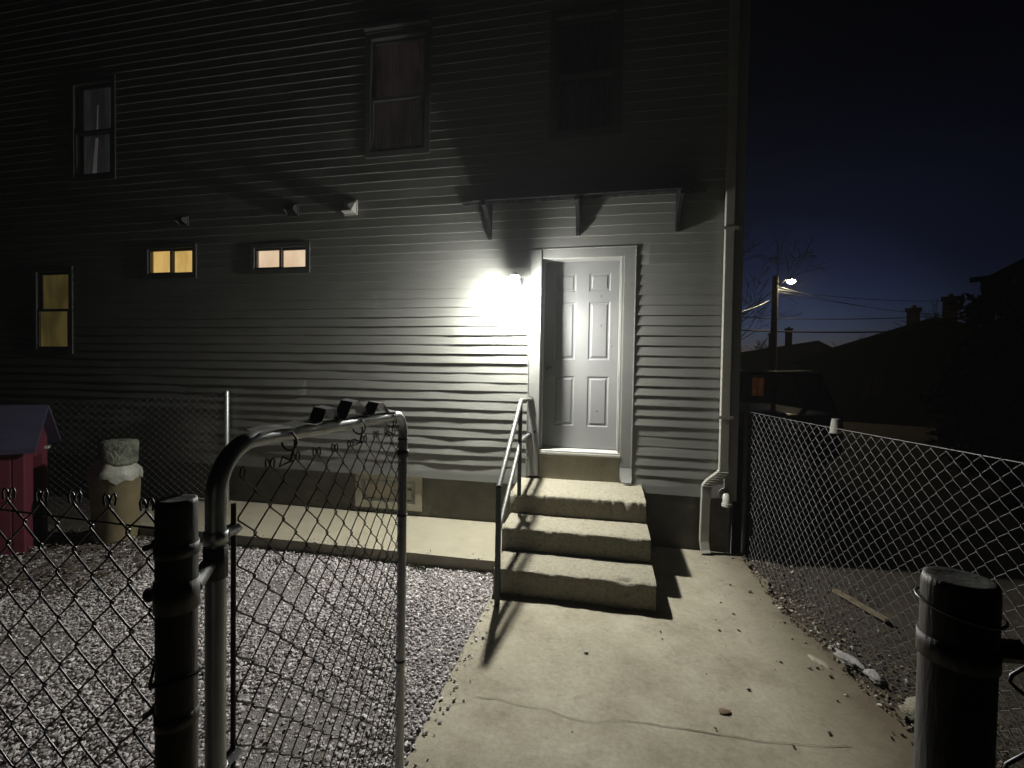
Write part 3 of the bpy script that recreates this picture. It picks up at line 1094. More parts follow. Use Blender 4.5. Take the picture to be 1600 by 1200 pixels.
st = MB()
rough_block(st, -.845, .405, -1.375, -.93, -.03, .205, 1.0)
rough_block(st, -.868, .395, -.985, -.53, -.03, .405, 2.0)
rough_block(st, -.885, .388, -.585, .012, -.03, .603, 3.0, .03)
steps = st.build('concrete_steps', M['step'], loc=(-.23, -.7, 0))
tag(steps, 'three crumbling concrete steps leading up to the white door', 'steps')

# ------------------------------------------------------------------ handrail
hr = thing('handrail', 'grey and dark green pipe handrail on the left side of the steps', 'handrail', (-.77, -1.55, 0))
def square_bar(m, a, b, h):
    m.tube([a, b], h * 1.414, 4, True, False)
m = MB()
m.box((-.79, -1.57, -.01), (-.752, -1.532, .905))
m.build('front_post', M['dark_iron'], hr, bevel=.003)
m = MB()
m.box((-.808, -.615, .59), (-.774, -.581, 1.50))
m.build('rear_post', M['dark_iron'], hr, bevel=.003)
m = MB()
m.tube([(-.772, -1.555, .905), (-.790, -.60, 1.495), (-.787, -.57, 1.505), (-.784, -.28, 1.50), (-.784, -.03, 1.485)], .021, 12)
m.build('top_rail', M['rail_metal'], hr)
m = MB()
m.tube([(-.772, -1.54, .56), (-.790, -.60, 1.10), (-.790, -.57, 1.112), (-.797, -.3, 1.11), (-.80, -.03, 1.105)], .019, 12)
m.build('lower_rail', M['rail_metal'], hr)
for (a_, b_) in (((-.784, -.05, 1.486), (-.784, -.027, 1.485)), ((-.80, -.05, 1.105), (-.80, -.027, 1.105))):
    MB().tube([a_, b_], .033, 14).build('wall_flange', M['dark_iron'], hr)

# ------------------------------------------------------------------ chain link
def chain_mesh(name, A, B, z0a, z0b, z1a, z1b, mat, parent, p=.045, r=.0016, bulge=.01, nseg=5, seed=0, lean=0.0, knuckle=True):
    """woven zigzag wires filling the panel from A to B (2D points)"""
    A = np.array(A, float)
    B = np.array(B, float)
    L = np.linalg.norm(B - A)
    d = (B - A) / L
    nrm = np.array([d[1], -d[0]])
    nw = int(L / p)
    p = L / nw
    H = max(z1a - z0a, z1b - z0b)
    nz = int(round(H / p))
    # one wire in local coords: u along panel (0..p), w across, v height in 0..1
    us, vs, ws = [], [], []
    for k in range(nz):
        for (f, uu, ww) in ((0.0, -.06, 0.0), (.10, .02, -1.0), (.36, .33, -1.1), (.64, .67, -1.1), (.90, .98, -1.0)):
            if k % 2 == 0:
                us.append(uu); ws.append(ww)
            else:
                us.append(1 - uu); ws.append(-ww)
            vs.append((k + f) / nz)
    us.append(0 if nz % 2 == 0 else 1); ws.append(0); vs.append(1.0)
    us, vs, ws = np.array(us), np.array(vs), np.array(ws)
    if knuckle:   # the bent-over wire ends at the top edge
        s = 1 if us[-1] < .5 else -1
        us = np.concatenate([us, us[-1] + s * np.array([.06, .16, .22, .16])])
        vs = np.concatenate([vs, 1 + np.array([.28, .36, .18, -.12]) / nz])
        ws = np.concatenate([ws, np.array([.4, .9, 1.2, 1.2])])
    n = len(us)
    rg = np.random.default_rng(seed + 11)
    allV = []
    for i in range(nw):
        flip = i % 2 == 1
        uu = (1 - us if flip else us)
        u = (i + uu) * p
        wv = (-ws if flip else ws) * .0034
        t = u / L
        zlo = z0a + (z0b - z0a) * t
        zhi = z1a + (z1b - z1a) * t
        z = zlo + (zhi - zlo) * vs
        ph = seed * 1.7
        w = wv + bulge * (np.sin(u * 2.1 + ph) * np.sin(vs * 3.0 + .4) + .5 * np.sin(u * 5.3 + vs * 4 + ph))
        du = .006 * np.sin(z * 4.1 + u * 1.7 + ph) + .003 * np.sin(z * 9 + u * 6)
        z = z + .005 * np.sin(u * 3.3 + ph) + .003 * np.sin(u * 11.0)
        u = u + du + (rg.random() - .5) * .002
        w = w + lean * (vs - .5)
        allV.append(np.stack([A[0] + d[0] * u + nrm[0] * w, A[1] + d[1] * u + nrm[1] * w, z], 1))
    P = np.array(allV)                      # nw, n, 3
    T = np.gradient(P, axis=1)
    T /= np.linalg.norm(T, axis=2, keepdims=True)
    ref = np.array([nrm[0], nrm[1], 0.0])
    S1 = np.cross(T, ref)
    S1 /= np.maximum(np.linalg.norm(S1, axis=2, keepdims=True), 1e-6)
    S2 = np.cross(T, S1)
    ang = 2 * np.pi * np.arange(nseg) / nseg
    V = P[:, :, None, :] + r * (np.cos(ang)[None, None, :, None] * S1[:, :, None, :] + np.sin(ang)[None, None, :, None] * S2[:, :, None, :])
    k = np.arange(nseg)
    k2 = (k + 1) % nseg
    i0 = np.arange(n - 1)[:, None] * nseg
    q = np.stack([i0 + k, i0 + k2, i0 + nseg + k2, i0 + nseg + k], -1).reshape(-1, 4)
    Fq = (q[None] + (np.arange(nw) * n * nseg)[:, None, None]).reshape(-1, 4)
    return npmesh(name, V.reshape(-1, 3), Fq, mat, parent)


def band(m, c, r, z, w=.022, tabdir=None, tab=.03):
    """a tension band round a post, with a bolt tab"""
    prof = [(r + .0003, z - w / 2), (r + .0018, z - w / 2), (r + .0018, z + w / 2), (r + .0003, z + w / 2)]
    m.lathe([(a, b) for a, b in prof], (c[0], c[1], 0), 24)
    if tabdir is not None:
        dx, dy = tabdir
        for s in (-1, 1):
            m.tube([(c[0] + dx * r - dy * s * .004, c[1] + dy * r + dx * s * .004, z), (c[0] + dx * (r + tab) - dy * s * .004, c[1] + dy * (r + tab) + dx * s * .004, z)], w * .45, 4, True, False)
        bx, by = c[0] + dx * (r + tab * .75), c[1] + dy * (r + tab * .75)
        m.tube([(bx + dy * .018, by - dx * .018, z), (bx - dy * .022, by + dx * .022, z)], .005, 6)


def wire_loop(m, c, r, z, tilt=.0, wr=.0022):
    pts = [(c[0] + r * math.cos(q), c[1] + r * math.sin(q), z + tilt * math.cos(q + .6)) for q in [2 * math.pi * i / 24 for i in range(25)]]
    m.tube(pts, wr, 5, False)


# left front fence: gate post and the run of mesh going left
PL = (-.676, -4.285)
fl_ = thing('chain_link_fence', 'nearest chain-link fence, running left from the dark gate post', 'fence', (-1.6, -4.25, 0))
m = MB()
m.lathe([(.029, -.3), (.029, 1.549), (.0275, 1.556), (.024, 1.557), (.018, 1.5555), (.0, 1.556)], (PL[0], PL[1], 0), 28, .0)
m.build('gate_post', M['galv_old'], fl_)
for zz in (1.475, 1.20):
    m = MB()
    band(m, PL, .029, zz, .02, (-1, .15), .02)
    m.build('tension_band', M['galv_old'], fl_)
m = MB()
wire_loop(m, PL, .031, 1.262, .012, .0026)
m.tube([(PL[0] - .030, PL[1] - .006, 1.262), (PL[0] - .047, PL[1] + .005, 1.285), (PL[0] - .042, PL[1] - .01, 1.25), (PL[0] - .054, PL[1] + .0, 1.235)], .0026, 5)
m.build('tie_wire', M['black_plastic'], fl_)
chain_mesh('woven_mesh', (PL[0] - .055, -4.24), (-3.9, -4.13), .02, .02, 1.515, 1.50, M['wire'], fl_, .045, .0019, .012, 6, 1)
m = MB()
m.tube([(PL[0] - .03, -4.245, 1.485), (-1.2, -4.22, 1.482), (-2.4, -4.18, 1.478), (-3.9, -4.13, 1.485)], .002, 6)
m.build('tension_wire', M['wire'], fl_)
m = MB()
m.lathe([(.024, -.3), (.024, 1.52), (.015, 1.535), (.0, 1.54)], (-3.93, -4.12, 0), 18)
m.build('end_post', M['galv'], fl_)

# right front fence: post at the right of the opening and a short run of mesh
PR = (.346, -4.372)
fr_ = thing('chain_link_fence', 'chain-link fence at the right edge, ending in the thick near post', 'fence', (.9, -4.35, 0))
m = MB()
m.lathe([(.029, -.3), (.029, 1.566), (.0275, 1.574), (.024, 1.575), (.018, 1.5735), (.0, 1.574)], (PR[0], PR[1], 0), 32)
m.build('end_post', M['galv_old'], fr_)
m = MB()
band(m, PR, .029, 1.505, .022, (1, .1), .03)
m.build('tension_band', M['galv_old'], fr_)
m = MB()
wire_loop(m, PR, .0325, 1.546, -.005, .0015)
m.build('tie_wire', M['wire'], fr_)
chain_mesh('woven_mesh', (PR[0] + .05, -4.36), (1.98, -4.32), .02, .02, 1.52, 1.50, M['wire'], fr_, .045, .0019, .01, 6, 2)

# right side fence from the house corner towards the camera
fs_ = thing('chain_link_fence', 'side chain-link fence between walkway and dark neighbouring yard', 'fence', (1.55, -2.2, 0))
EA, EB = (1.405, -.03), (2.0, -4.3)
m = MB()
m.lathe([(.024, -.3), (.024, 1.50), (.016, 1.515), (.0, 1.52)], (1.385, .02, 0), 18)
m.build('corner_post', M['galv_old'], fs_)
m = MB()
m.lathe([(.03, -.3), (.03, 1.46), (.02, 1.475), (.0, 1.48)], (2.01, -4.33, 0), 18)
m.build('far_post', M['galv_old'], fs_)
chain_mesh('woven_mesh', EA, EB, -.03, -.03, 1.42, 1.42, M['wire_pale'], fs_, .045, .0020, .012, 6, 3, knuckle=False)
m = MB()
m.tube([(1.385, .02, 1.425), (1.5, -.8, 1.42), (1.75, -2.5, 1.42), (2.0, -4.3, 1.425)], .0028, 6)
m.build('tension_wire', M['wire_pale'], fs_)

# left side fence with its pale post by the house
fb_ = thing('chain_link_fence', 'farthest chain-link fence, left behind the playhouse, with a pale post', 'fence', (-6, -.55, 0))
m = MB()
m.lathe([(.03, -.3), (.03, 1.475), (.022, 1.495), (.0, 1.50)], (-4.59, -.07, 0), 20)
m.build('post', M['galv'], fb_)
chain_mesh('woven_mesh', (-4.63, -.075), (-8.6, -1.55), .06, -.02, 1.46, 1.20, M['wire_pale'], fb_, .042, .0018, .015, 5, 4, knuckle=False)
m = MB()
m.tube([(-4.6, -.07, 1.45), (-6.5, -.77, 1.325), (-8.6, -1.55, 1.195)], .0025, 6)
m.build('tension_wire', M['wire'], fb_)
m = MB()
m.lathe([(.024, -.3), (.024, 1.26), (.0, 1.28)], (-8.62, -1.56, 0), 16)
m.build('end_post', M['galv_old'], fb_)

# ------------------------------------------------------------------ gate
gt = thing('chain_link_gate', 'open chain-link gate with a round-cornered pipe frame beside the gravel', 'gate', (-.69, -4.18, 0))
GA = np.array((-.710, -4.175))
GB = np.array((-.772, -3.235))
gd = (GB - GA)
gL = float(np.linalg.norm(gd))
gd = gd / gL
def gp(u, z, w=0.0):
    return (GA[0] + gd[0] * u + gd[1] * w, GA[1] + gd[1] * u - gd[0] * w, z)
ZT = 1.622
rr = .10
path = [gp(0, .08)]
path += [gp(0, ZT - rr - .3), gp(0, ZT - rr)]
for i in range(1, 9):
    q = math.pi / 2 * i / 9
    path.append(gp(rr - rr * math.cos(q), ZT - rr + rr * math.sin(q)))
path += [gp(rr, ZT), gp(gL * .5, ZT - .010), gp(gL - rr * .8, ZT - .020)]
for i in range(1, 9):
    q = math.pi / 2 * i / 9
    path.append(gp(gL - .8 * rr + .8 * rr * math.sin(q), ZT - .020 - .8 * rr + .8 * rr * math.cos(q)))
path += [gp(gL, ZT - .105), gp(gL, .8), gp(gL, .08)]
m = MB()
m.tube(path, .0175, 18)
m.tube([gp(0, .08), gp(gL, .08)], .0195, 14)
m.build('pipe_frame', M['galv'], gt)
m = MB()
m.tube([gp(.05, .1, -.004), gp(.05, 1.50, -.004)], .005, 6)
m.build('tension_bar', M['dark_iron'], gt)
def gband(m, u, z, r=.0175, tab=1):
    c = gp(u, z)
    prof = [(r + .0005, z - .011), (r + .003, z - .011), (r + .003, z + .011), (r + .0005, z + .011)]
    m.lathe(prof, (c[0], c[1], 0), 20)
    for s in (-1, 1):
        a_, b_ = gp(u + tab * r, z, s * .006), gp(u + tab * (r + .034), z, s * .006)
        m.tube([a_, b_], .010, 4, True, False)
for z in (1.452, 1.0, .35):
    m = MB()
    gband(m, 0, z)
    m.build('tension_band', M['galv'], gt)
for z in (1.405, .4):
    m = MB()
    c = gp(0, z)
    m.lathe([(.0180, z - .03), (.0205, z - .03), (.0205, z + .03), (.0180, z + .03)], (c[0], c[1], 0), 20)
    m.tube([(c[0], c[1] - .016, z), (PL[0] + .006, PL[1] + .024, z - .005)], .014, 8)
    m.lathe([(.0295, z - .028), (.0315, z - .028), (.0315, z + .02), (.0295, z + .02)], (PL[0], PL[1], 0), 24)
    m.tube([(PL[0] - .028, PL[1] + .005, z - .01), (PL[0] - .062, PL[1] + .0, z - .012)], .007, 8)
    m.lathe([(.0, -.008), (.011, -.008), (.011, .008), (.0, .008)], (PL[0] - .05, PL[1], z - .012), 6)
    m.build('hinge', M['galv_old'], gt)
chain_mesh('woven_mesh', gp(.055, 0)[:2], gp(gL - .012, 0)[:2], .1, .1, 1.55, 1.552, M['wire_gate'], gt, .045, .0018, .006, 6, 5)
for u in (.2, .55, .80):
    m = MB()
    zt = ZT - .002 - .022 * u
    pts = [gp(u + .003 * i, zt - .012 + .026 * math.cos(2 * math.pi * i / 14), .026 * math.sin(2 * math.pi * i / 14)) for i in range(15)]
    pts += [gp(u + .04, zt - .03, .002), gp(u + .012, zt - .062, .008), gp(u - .008, zt - .07, -.004), gp(u + .014, zt - .052, -.012), gp(u + .03, zt - .066, .006)]
    m.tube(pts, .0026, 6, False)
    m.build('tie_wire', M['galv_old'], gt)
c = gp(gL, 1.47)
m = MB()
m.lathe([(.0180, 1.435), (.0225, 1.435), (.0225, 1.46), (.0180, 1.46)], (c[0], c[1], 0), 20)
m.build('latch_collar', M['galv_old'], gt)
for z in (1.50, 1.2, .62):
    m = MB()
    m.lathe([(.0178, z), (.0205, z), (.0205, z + .007), (.0178, z + .007)], (c[0], c[1], 0), 20)
    m.build('wire_wrap', M['galv_old'], gt)
m = MB()
m.tube([gp(gL + .01, 1.45, -.012), gp(gL + .022, 1.45, -.01), gp(gL + .04, 1.455, -.014), gp(gL + .04, 1.475, -.016), gp(gL + .02, 1.485, -.012), gp(gL + .022, 1.50, -.01), gp(gL + .035, 1.51, -.012), gp(gL + .045, 1.54, -.014), gp(gL + .05, 1.56, -.012)], .003, 6)
m.build('latch_hook', M['galv_old'], gt)

# bent strip of sheet metal lying along the gate's top rail
strip = MB()
prof = [(.10, .020), (.16, .024), (.21, .021), (.26, .027), (.30, .022), (.335, .024), (.36, .056), (.40, .058), (.425, .024), (.45, .022), (.49, .070), (.53, .073), (.585, .050), (.60, .024), (.635, .022), (.67, .060), (.71, .058), (.775, .024), (.85, .021)]
vs = []
for u, h in prof:
    tw = .004 * math.sin(u * 30)
    hh = ZT + h - .006 - .022 * u
    vs += [gp(u, hh, .018 + tw), gp(u + .008, hh + .006, -.024 + tw)]
strip.add(vs, [(2 * i, 2 * i + 2, 2 * i + 3, 2 * i + 1) for i in range(len(prof) - 1)])
so = strip.build('bent_metal_strip', M['galv'], loc=gp(.5, ZT))
md = so.modifiers.new('thick', 'SOLIDIFY')
md.thickness = .0022
tag(so, 'kinked grey sheet-metal strip lying along the top rail of the gate', 'metal strip')

# ------------------------------------------------------------------ playhouse, bucket, mossy block
ph = thing('playhouse', "small pink plastic children's playhouse with a purple roof", 'playhouse', (-6.0, -1.5, 0))
# axis: ridge along direction pd, gable end facing the steps
c0 = Vector((-5.34, -1.62, 0))
pdx = Vector((-.73, -.68, 0)).normalized()       # along the ridge, away from the gable end
pdy = Vector((-.68, .73, 0)).normalized()        # across the gable, towards the house
def pw(a, b, z):
    q = c0 + pdx * a + pdy * b
    return Vector((q.x, q.y, z))
PWd, PLn, PH_, PRZ = .62, 1.1, 1.03, 1.36
def pbox(m, a0, a1, b0, b1, z0, z1):
    vs = [pw(a, b, z) for z in (z0, z1) for (a, b) in ((a0, b0), (a1, b0), (a1, b1), (a0, b1))]
    m.add(vs, [(0, 3, 2, 1), (4, 5, 6, 7), (0, 1, 5, 4), (1, 2, 6, 5), (2, 3, 7, 6), (3, 0, 4, 7)])
m = MB()
pbox(m, 0, .09, 0, .22, -.02, PH_)
pbox(m, 0, .09, PWd - .13, PWd, -.02, PH_)
pbox(m, 0, .05, .22, PWd - .13, .86, PH_)
m.add([pw(0, 0, PH_), pw(0, PWd, PH_), pw(0, PWd / 2, PRZ - .03), pw(.05, 0, PH_), pw(.05, PWd, PH_), pw(.05, PWd / 2, PRZ - .03)], [(0, 1, 2), (3, 5, 4)])
m.build('gable_wall', M['pink'], ph, bevel=.01)
m = MB()
pbox(m, .09, PLn, 0, .05, -.02, .48)
pbox(m, .09, .22, 0, .05, .48, PH_)
pbox(m, .62, PLn, 0, .05, .48, PH_)
pbox(m, .22, .62, 0, .05, .90, PH_)
pbox(m, .09, PLn, PWd - .05, PWd, -.02, PH_)
pbox(m, PLn - .05, PLn, .05, PWd - .05, -.02, PH_)
m.build('side_wall', M['pink'], ph, bevel=.01)
m = MB()
ov = .065
for (b0, b1, z0, z1) in ((-ov, PWd / 2, PH_ - .07, PRZ), (PWd + ov, PWd / 2, PH_ - .07, PRZ)):
    for k in range(4):
        t0, t1 = k / 4, (k + 1) / 4
        za, zb_ = z0 + (z1 - z0) * t0, z0 + (z1 - z0) * t1
        ba, bb = b0 + (b1 - b0) * t0, b0 + (b1 - b0) * t1
        vs = [pw(-.09, ba, za + .025), pw(PLn + .09, ba, za + .025), pw(PLn + .09, bb, zb_ + .012), pw(-.09, bb, zb_ + .012),
              pw(-.09, ba, za - .02), pw(PLn + .09, ba, za - .02), pw(PLn + .09, bb, zb_ - .02), pw(-.09, bb, zb_ - .02)]
        m.add(vs, [(0, 1, 2, 3), (4, 7, 6, 5), (0, 4, 5, 1), (0, 3, 7, 4), (1, 5, 6, 2)])
m.build('roof', M['roofplastic'], ph)
m = MB()
pbox(m, -.03, -.001, PWd - .1, PWd - .03, .90, .925)
m.build('latch', M['pvc'], ph)

bk = thing('bucket', 'tan plastic bucket with a white bag folded over its rim, by the playhouse', 'bucket', (-4.93, -1.12, 0))
BX, BY = -4.93, -1.12
m = MB()
m.lathe([(.0, .0), (.175, .0), (.185, .02), (.205, .62), (.215, .625), (.215, .65), (.2, .65), (.19, .5), (.0, .5)], (BX, BY, -.01), 28)
m.build('pail', M['tan'], bk)
m = MB()
N2 = 40
rows_ = [(.222, .61, .07), (.226, .66, .03), (.215, .71, .014), (.175, .75, .012), (.15, .83, .012)]
vs = []
for r0, z, j in rows_:
    for k in range(N2):
        q = 2 * math.pi * k / N2
        w = noise.noise(Vector((math.cos(q) * 2, math.sin(q) * 2, z * 5)))
        vs.append((BX + (r0 + .02 * w) * math.cos(q), BY + (r0 + .02 * w) * math.sin(q), z + j * w * 1.4))
m.add(vs, [(i * N2 + k, i * N2 + (k + 1) % N2, (i + 1) * N2 + (k + 1) % N2, (i + 1) * N2 + k) for i in range(len(rows_) - 1) for k in range(N2)], True)
m.build('bag', M['bag'], bk)
m = MB()
prof = [(.0, .76), (.14, .76), (.155, .79), (.16, .88), (.158, .97), (.15, 1.0), (.09, 1.015), (.0, 1.01)]
N2 = 28
vs = []
for r0, z in prof:
    for k in range(N2):
        q = 2 * math.pi * k / N2
        w = noise.noise(Vector((math.cos(q) * 1.8, math.sin(q) * 1.8, z * 6))) + .6 * noise.noise(Vector((math.cos(q) * 5, math.sin(q) * 5, z * 14)))
        vs.append((BX + .04 + r0 * (1 + .12 * w) * math.cos(q), BY + r0 * (1 + .12 * w) * math.sin(q), z + .012 * w))
m.add(vs, [(i * N2 + k, i * N2 + (k + 1) % N2, (i + 1) * N2 + (k + 1) % N2, (i + 1) * N2 + k) for i in range(len(prof) - 1) for k in range(N2)], True)
tag(m.build('mossy_stump', M['moss'], loc=(BX + .04, BY, .76)), 'mottled mossy stump standing on top of the tan bucket', 'stump')

# ------------------------------------------------------------------ small things on the ground
def lumpy(name, c, dims, mat, seed, rot=0, label=None, cat=None, cuts=2):
    v, f = ico()
    me = MB()
    import bmesh
    bm = bmesh.new()
    bmesh.ops.create_icosphere(bm, subdivisions=3, radius=1)
    R_ = Matrix.Rotation(rot, 3, 'Z')
    vs = []
    for q in bm.verts:
        p = q.co.copy()
        k = 1 + .34 * noise.noise(p * 1.6 + Vector((seed, 0, 0))) + .3 * noise.noise(p * 4 + Vector((0, seed, 0))) + .14 * noise.noise(p * 9 + Vector((0, 0, seed)))
        ra = math.atan2(p.y, p.x)
        k2 = 1 + .5 * noise.noise(Vector((math.cos(ra) * 2.6, math.sin(ra) * 2.6, seed))) + .3 * noise.noise(Vector((math.cos(ra) * 7, math.sin(ra) * 7, seed)))
        p = R_ @ Vector((p.x * dims[0] * k * k2, p.y * dims[1] * k * k2, p.z * dims[2] * k))
        vs.append((c[0] + p.x, c[1] + p.y, c[2] + p.z))
    fs = [tuple(x.index for x in ff.verts) for ff in bm.faces]
    bm.free()
    me.add(vs, fs, True)
    o = me.build(name, mat, loc=c)
    return tag(o, label, cat)


a_, b_ = gz(1304, 922), gz(1386, 972)
dv = Vector((b_[0] - a_[0], b_[1] - a_[1], 0))
m = MB()
LN = dv.length
dn = dv.normalized()
sn = Vector((-dn.y, dn.x, 0))
sec = []
for i in range(13):
    t = i / 12
    c = Vector((a_[0], a_[1], 0)) + dv * t
    hw = .022 * (1 - .25 * t) + .003 * noise.noise(Vector((t * 5, 0, 0)))
    zz = .0 + .012 * t + .004 * noise.noise(Vector((t * 3, 4, 0)))
    sec += [c - sn * hw + Vector((0, 0, zz - .012)), c + sn * hw + Vector((0, 0, zz - .012)), c + sn * hw + Vector((0, 0, zz + .012)), c - sn * hw + Vector((0, 0, zz + .012))]
fs = [(i * 4 + k, i * 4 + (k + 1) % 4, (i + 1) * 4 + (k + 1) % 4, (i + 1) * 4 + k) for i in range(12) for k in range(4)] + [(3, 2, 1, 0), (48, 49, 50, 51)]
m.add(sec, fs)
tag(m.build('wood_lath', M['wood'], loc=(a_[0], a_[1], 0)), 'thin pale wooden lath lying on the soil behind the side fence', 'stick')
a_, b_ = gz(1312, 1022), gz(1374, 1060)
ang = math.atan2(b_[1] - a_[1], b_[0] - a_[0])
mid = ((a_[0] + b_[0]) / 2, (a_[1] + b_[1]) / 2)
lumpy('plaster_chunk', (mid[0] - .03, mid[1] + .055, -.004), (.11, .05, .02), M['chunk'], 3.0, ang, 'longest flaky white chunk of plaster at the foot of the side fence', 'rubble')
lumpy('plaster_chunk', (mid[0] + .045, mid[1] - .085, -.004), (.065, .035, .022), M['chunk'], 9.0, ang - .2, 'shorter pale plaster flake just below the long one by the fence', 'rubble')
q = gz(1280, 1035)
lumpy('concrete_fragment', (q[0], q[1], -.008), (.09, .03, .022), M['slab'], 8.0, ang, 'tan sliver of broken concrete at the walkway edge', 'rubble')
q = gz(1428, 1118)
lumpy('rock', (q[0] + .03, q[1], .02), (.06, .08, .06), M['step'], 12.0, .4, 'grey-brown rock beside the thick right gate post', 'rock')


def leaf(px, py, s, rot, mat, label, group=None, name='fallen_leaf'):
    x, y = gz(px, py)
    m = MB()
    out = [(-1, 0), (-.6, .45), (0, .6), (.55, .42), (1, .05), (.6, -.4), (.1, -.55), (-.5, -.48)]
    vs = [(x, y, .012 + s * .12)]
    for i, (u, v) in enumerate(out):
        c_, s_ = math.cos(rot), math.sin(rot)
        j = 1 + .25 * noise.noise(Vector((px, i * 2.1, py)))
        vs.append((x + s * j * (u * c_ - v * s_), y + s * j * (u * s_ + v * c_), .006 + s * .3 * abs(noise.noise(Vector((i * 1.3, px, 0))))))
    m.add(vs, [(0, i, i % 8 + 1) for i in range(1, 9)])
    o = m.build(name, mat, loc=(x, y, 0))
    tag(o, label, 'leaf', group)


leaf(1132, 1113, .036, .4, M['leaf'], 'large curled brown leaf lying on the walkway near the camera')
small = [(1170, 1079, .018, .3), (1296, 1147, .019, 1), (1240, 1168, .014, 2), (1118, 1140, .012, 2), (1147, 961, .016, .1), (1032, 988, .015, 1.4), (1035, 1000, .011, .3),
         (1124, 986, .018, .7), (1154, 986, .018, 2.4), (1118, 970, .01, .2), (1145, 960, .014, 1.2), (1220, 1036, .016, .4), (1238, 1000, .012, .3), (1195, 925, .014, .1), (1207, 944, .012, .3), (1104, 1055, .008, .9), (894, 1146, .007, .2)]
for (px, py, s, r_) in small:
    leaf(px, py, s * .8, r_, M['leaf2'], 'small dark scrap of leaf on the concrete walkway', 'dark leaf scraps on the walkway', 'leaf_scrap')
q = gz(916, 1021)
lumpy('pebble', (q[0], q[1], .008), (.012, .009, .007), M['pvc'], 4.0, .2, 'single white pebble in the middle of the walkway', 'pebble')
q = gz(918, 1090)
# weeds at the edge of the side path
wd = MB()
for (bx, by) in ((-1.55, -1.12), (-1.62, -1.10), (-2.9, -1.3)):
    for i in range(16):
        a_ = random.random() * 6.28
        l_ = random.uniform(.03, .07)
        x0, y0 = bx + random.gauss(0, .02), by + random.gauss(0, .02)
        x1, y1 = x0 + l_ * .6 * math.cos(a_), y0 + l_ * .6 * math.sin(a_)
        wd.add([(x0 - .003, y0, 0), (x0 + .003, y0, 0), ((x0 + x1) / 2 + .004, (y0 + y1) / 2, l_ * .8), (x1, y1, l_)], [(0, 1, 2), (0, 2, 3)])
tag(wd.build('weeds', noise_mat('weed_green', (.06, .08, .02), (.11, .13, .04), 9, .7)), kind='stuff')

# ------------------------------------------------------------------ background, right
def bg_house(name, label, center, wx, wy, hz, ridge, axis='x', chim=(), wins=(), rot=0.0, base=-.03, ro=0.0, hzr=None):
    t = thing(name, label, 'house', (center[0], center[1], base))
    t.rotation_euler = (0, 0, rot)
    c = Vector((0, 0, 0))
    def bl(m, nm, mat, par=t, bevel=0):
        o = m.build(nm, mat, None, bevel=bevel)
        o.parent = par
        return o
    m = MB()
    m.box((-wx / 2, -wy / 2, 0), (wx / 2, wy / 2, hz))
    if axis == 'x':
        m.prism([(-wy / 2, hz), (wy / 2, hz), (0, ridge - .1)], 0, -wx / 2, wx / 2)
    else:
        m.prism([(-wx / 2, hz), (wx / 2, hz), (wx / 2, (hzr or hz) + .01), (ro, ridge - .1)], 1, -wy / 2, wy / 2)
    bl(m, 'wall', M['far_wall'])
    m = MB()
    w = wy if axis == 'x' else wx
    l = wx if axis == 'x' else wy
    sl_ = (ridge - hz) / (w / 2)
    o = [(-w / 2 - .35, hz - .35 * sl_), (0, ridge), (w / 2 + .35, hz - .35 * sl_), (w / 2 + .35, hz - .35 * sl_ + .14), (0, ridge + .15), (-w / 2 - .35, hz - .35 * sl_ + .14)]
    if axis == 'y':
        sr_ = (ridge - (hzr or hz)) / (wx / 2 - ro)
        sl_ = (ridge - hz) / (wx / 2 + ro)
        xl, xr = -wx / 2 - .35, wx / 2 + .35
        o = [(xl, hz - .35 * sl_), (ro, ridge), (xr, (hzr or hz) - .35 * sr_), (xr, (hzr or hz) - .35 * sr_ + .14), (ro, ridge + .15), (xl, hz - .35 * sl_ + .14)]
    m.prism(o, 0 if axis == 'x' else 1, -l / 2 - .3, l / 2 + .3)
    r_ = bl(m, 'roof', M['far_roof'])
    for (cx, cy, cw, z0, z1) in chim:
        m = MB()
        m.box((cx - cw / 2, cy - cw / 2, z0), (cx + cw / 2, cy + cw / 2, z1 - .12))
        m.box((cx - cw / 2 - .05, cy - cw / 2 - .05, z1 - .12), (cx + cw / 2 + .05, cy + cw / 2 + .05, z1))
        k = bl(m, 'chimney', M['chimney'], r_)
        m = MB()
        m.lathe([(.08, z1), (.075, z1 + .12), (.0, z1 + .12)], (cx, cy, 0), 10)
        bl(m, 'flue', M['far_wall'], r_)
    for (x0, x1, z0, z1, pm) in wins:
        f = frame_mb(x0 - .06, x1 + .06, z0 - .06, z1 + .06, .06, -wy / 2 - .04, -wy / 2 + .02)
        f.box(((x0 + x1) / 2 - .02, -wy / 2 - .03, z0), ((x0 + x1) / 2 + .02, -wy / 2 + .01, z1))
        fo = bl(f, 'window', M['far_wall'])
        bl(MB().quad((x0, -wy / 2 - .012, z0), (x1, -wy / 2 - .012, z0), (x1, -wy / 2 - .012, z1), (x0, -wy / 2 - .012, z1)), 'pane', pm, fo)
    return t


def loc_of(px, py, d):
    p = at(px, py, d)
    return p


# far gabled house with two slim chimneys
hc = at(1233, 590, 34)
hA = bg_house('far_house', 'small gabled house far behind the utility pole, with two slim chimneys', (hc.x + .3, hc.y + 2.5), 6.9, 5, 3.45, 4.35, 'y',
              [(-.75, -2.0, .42, 3.7, 5.15), (.35, -2.0, .45, 3.8, 5.5)], [(-1.98, -1.2, .35, 1.75, M['pane_orange']), (-3.2, -2.75, .9, 1.5, M['pane_warm'])], math.radians(-17), ro=2.15, hzr=3.6)

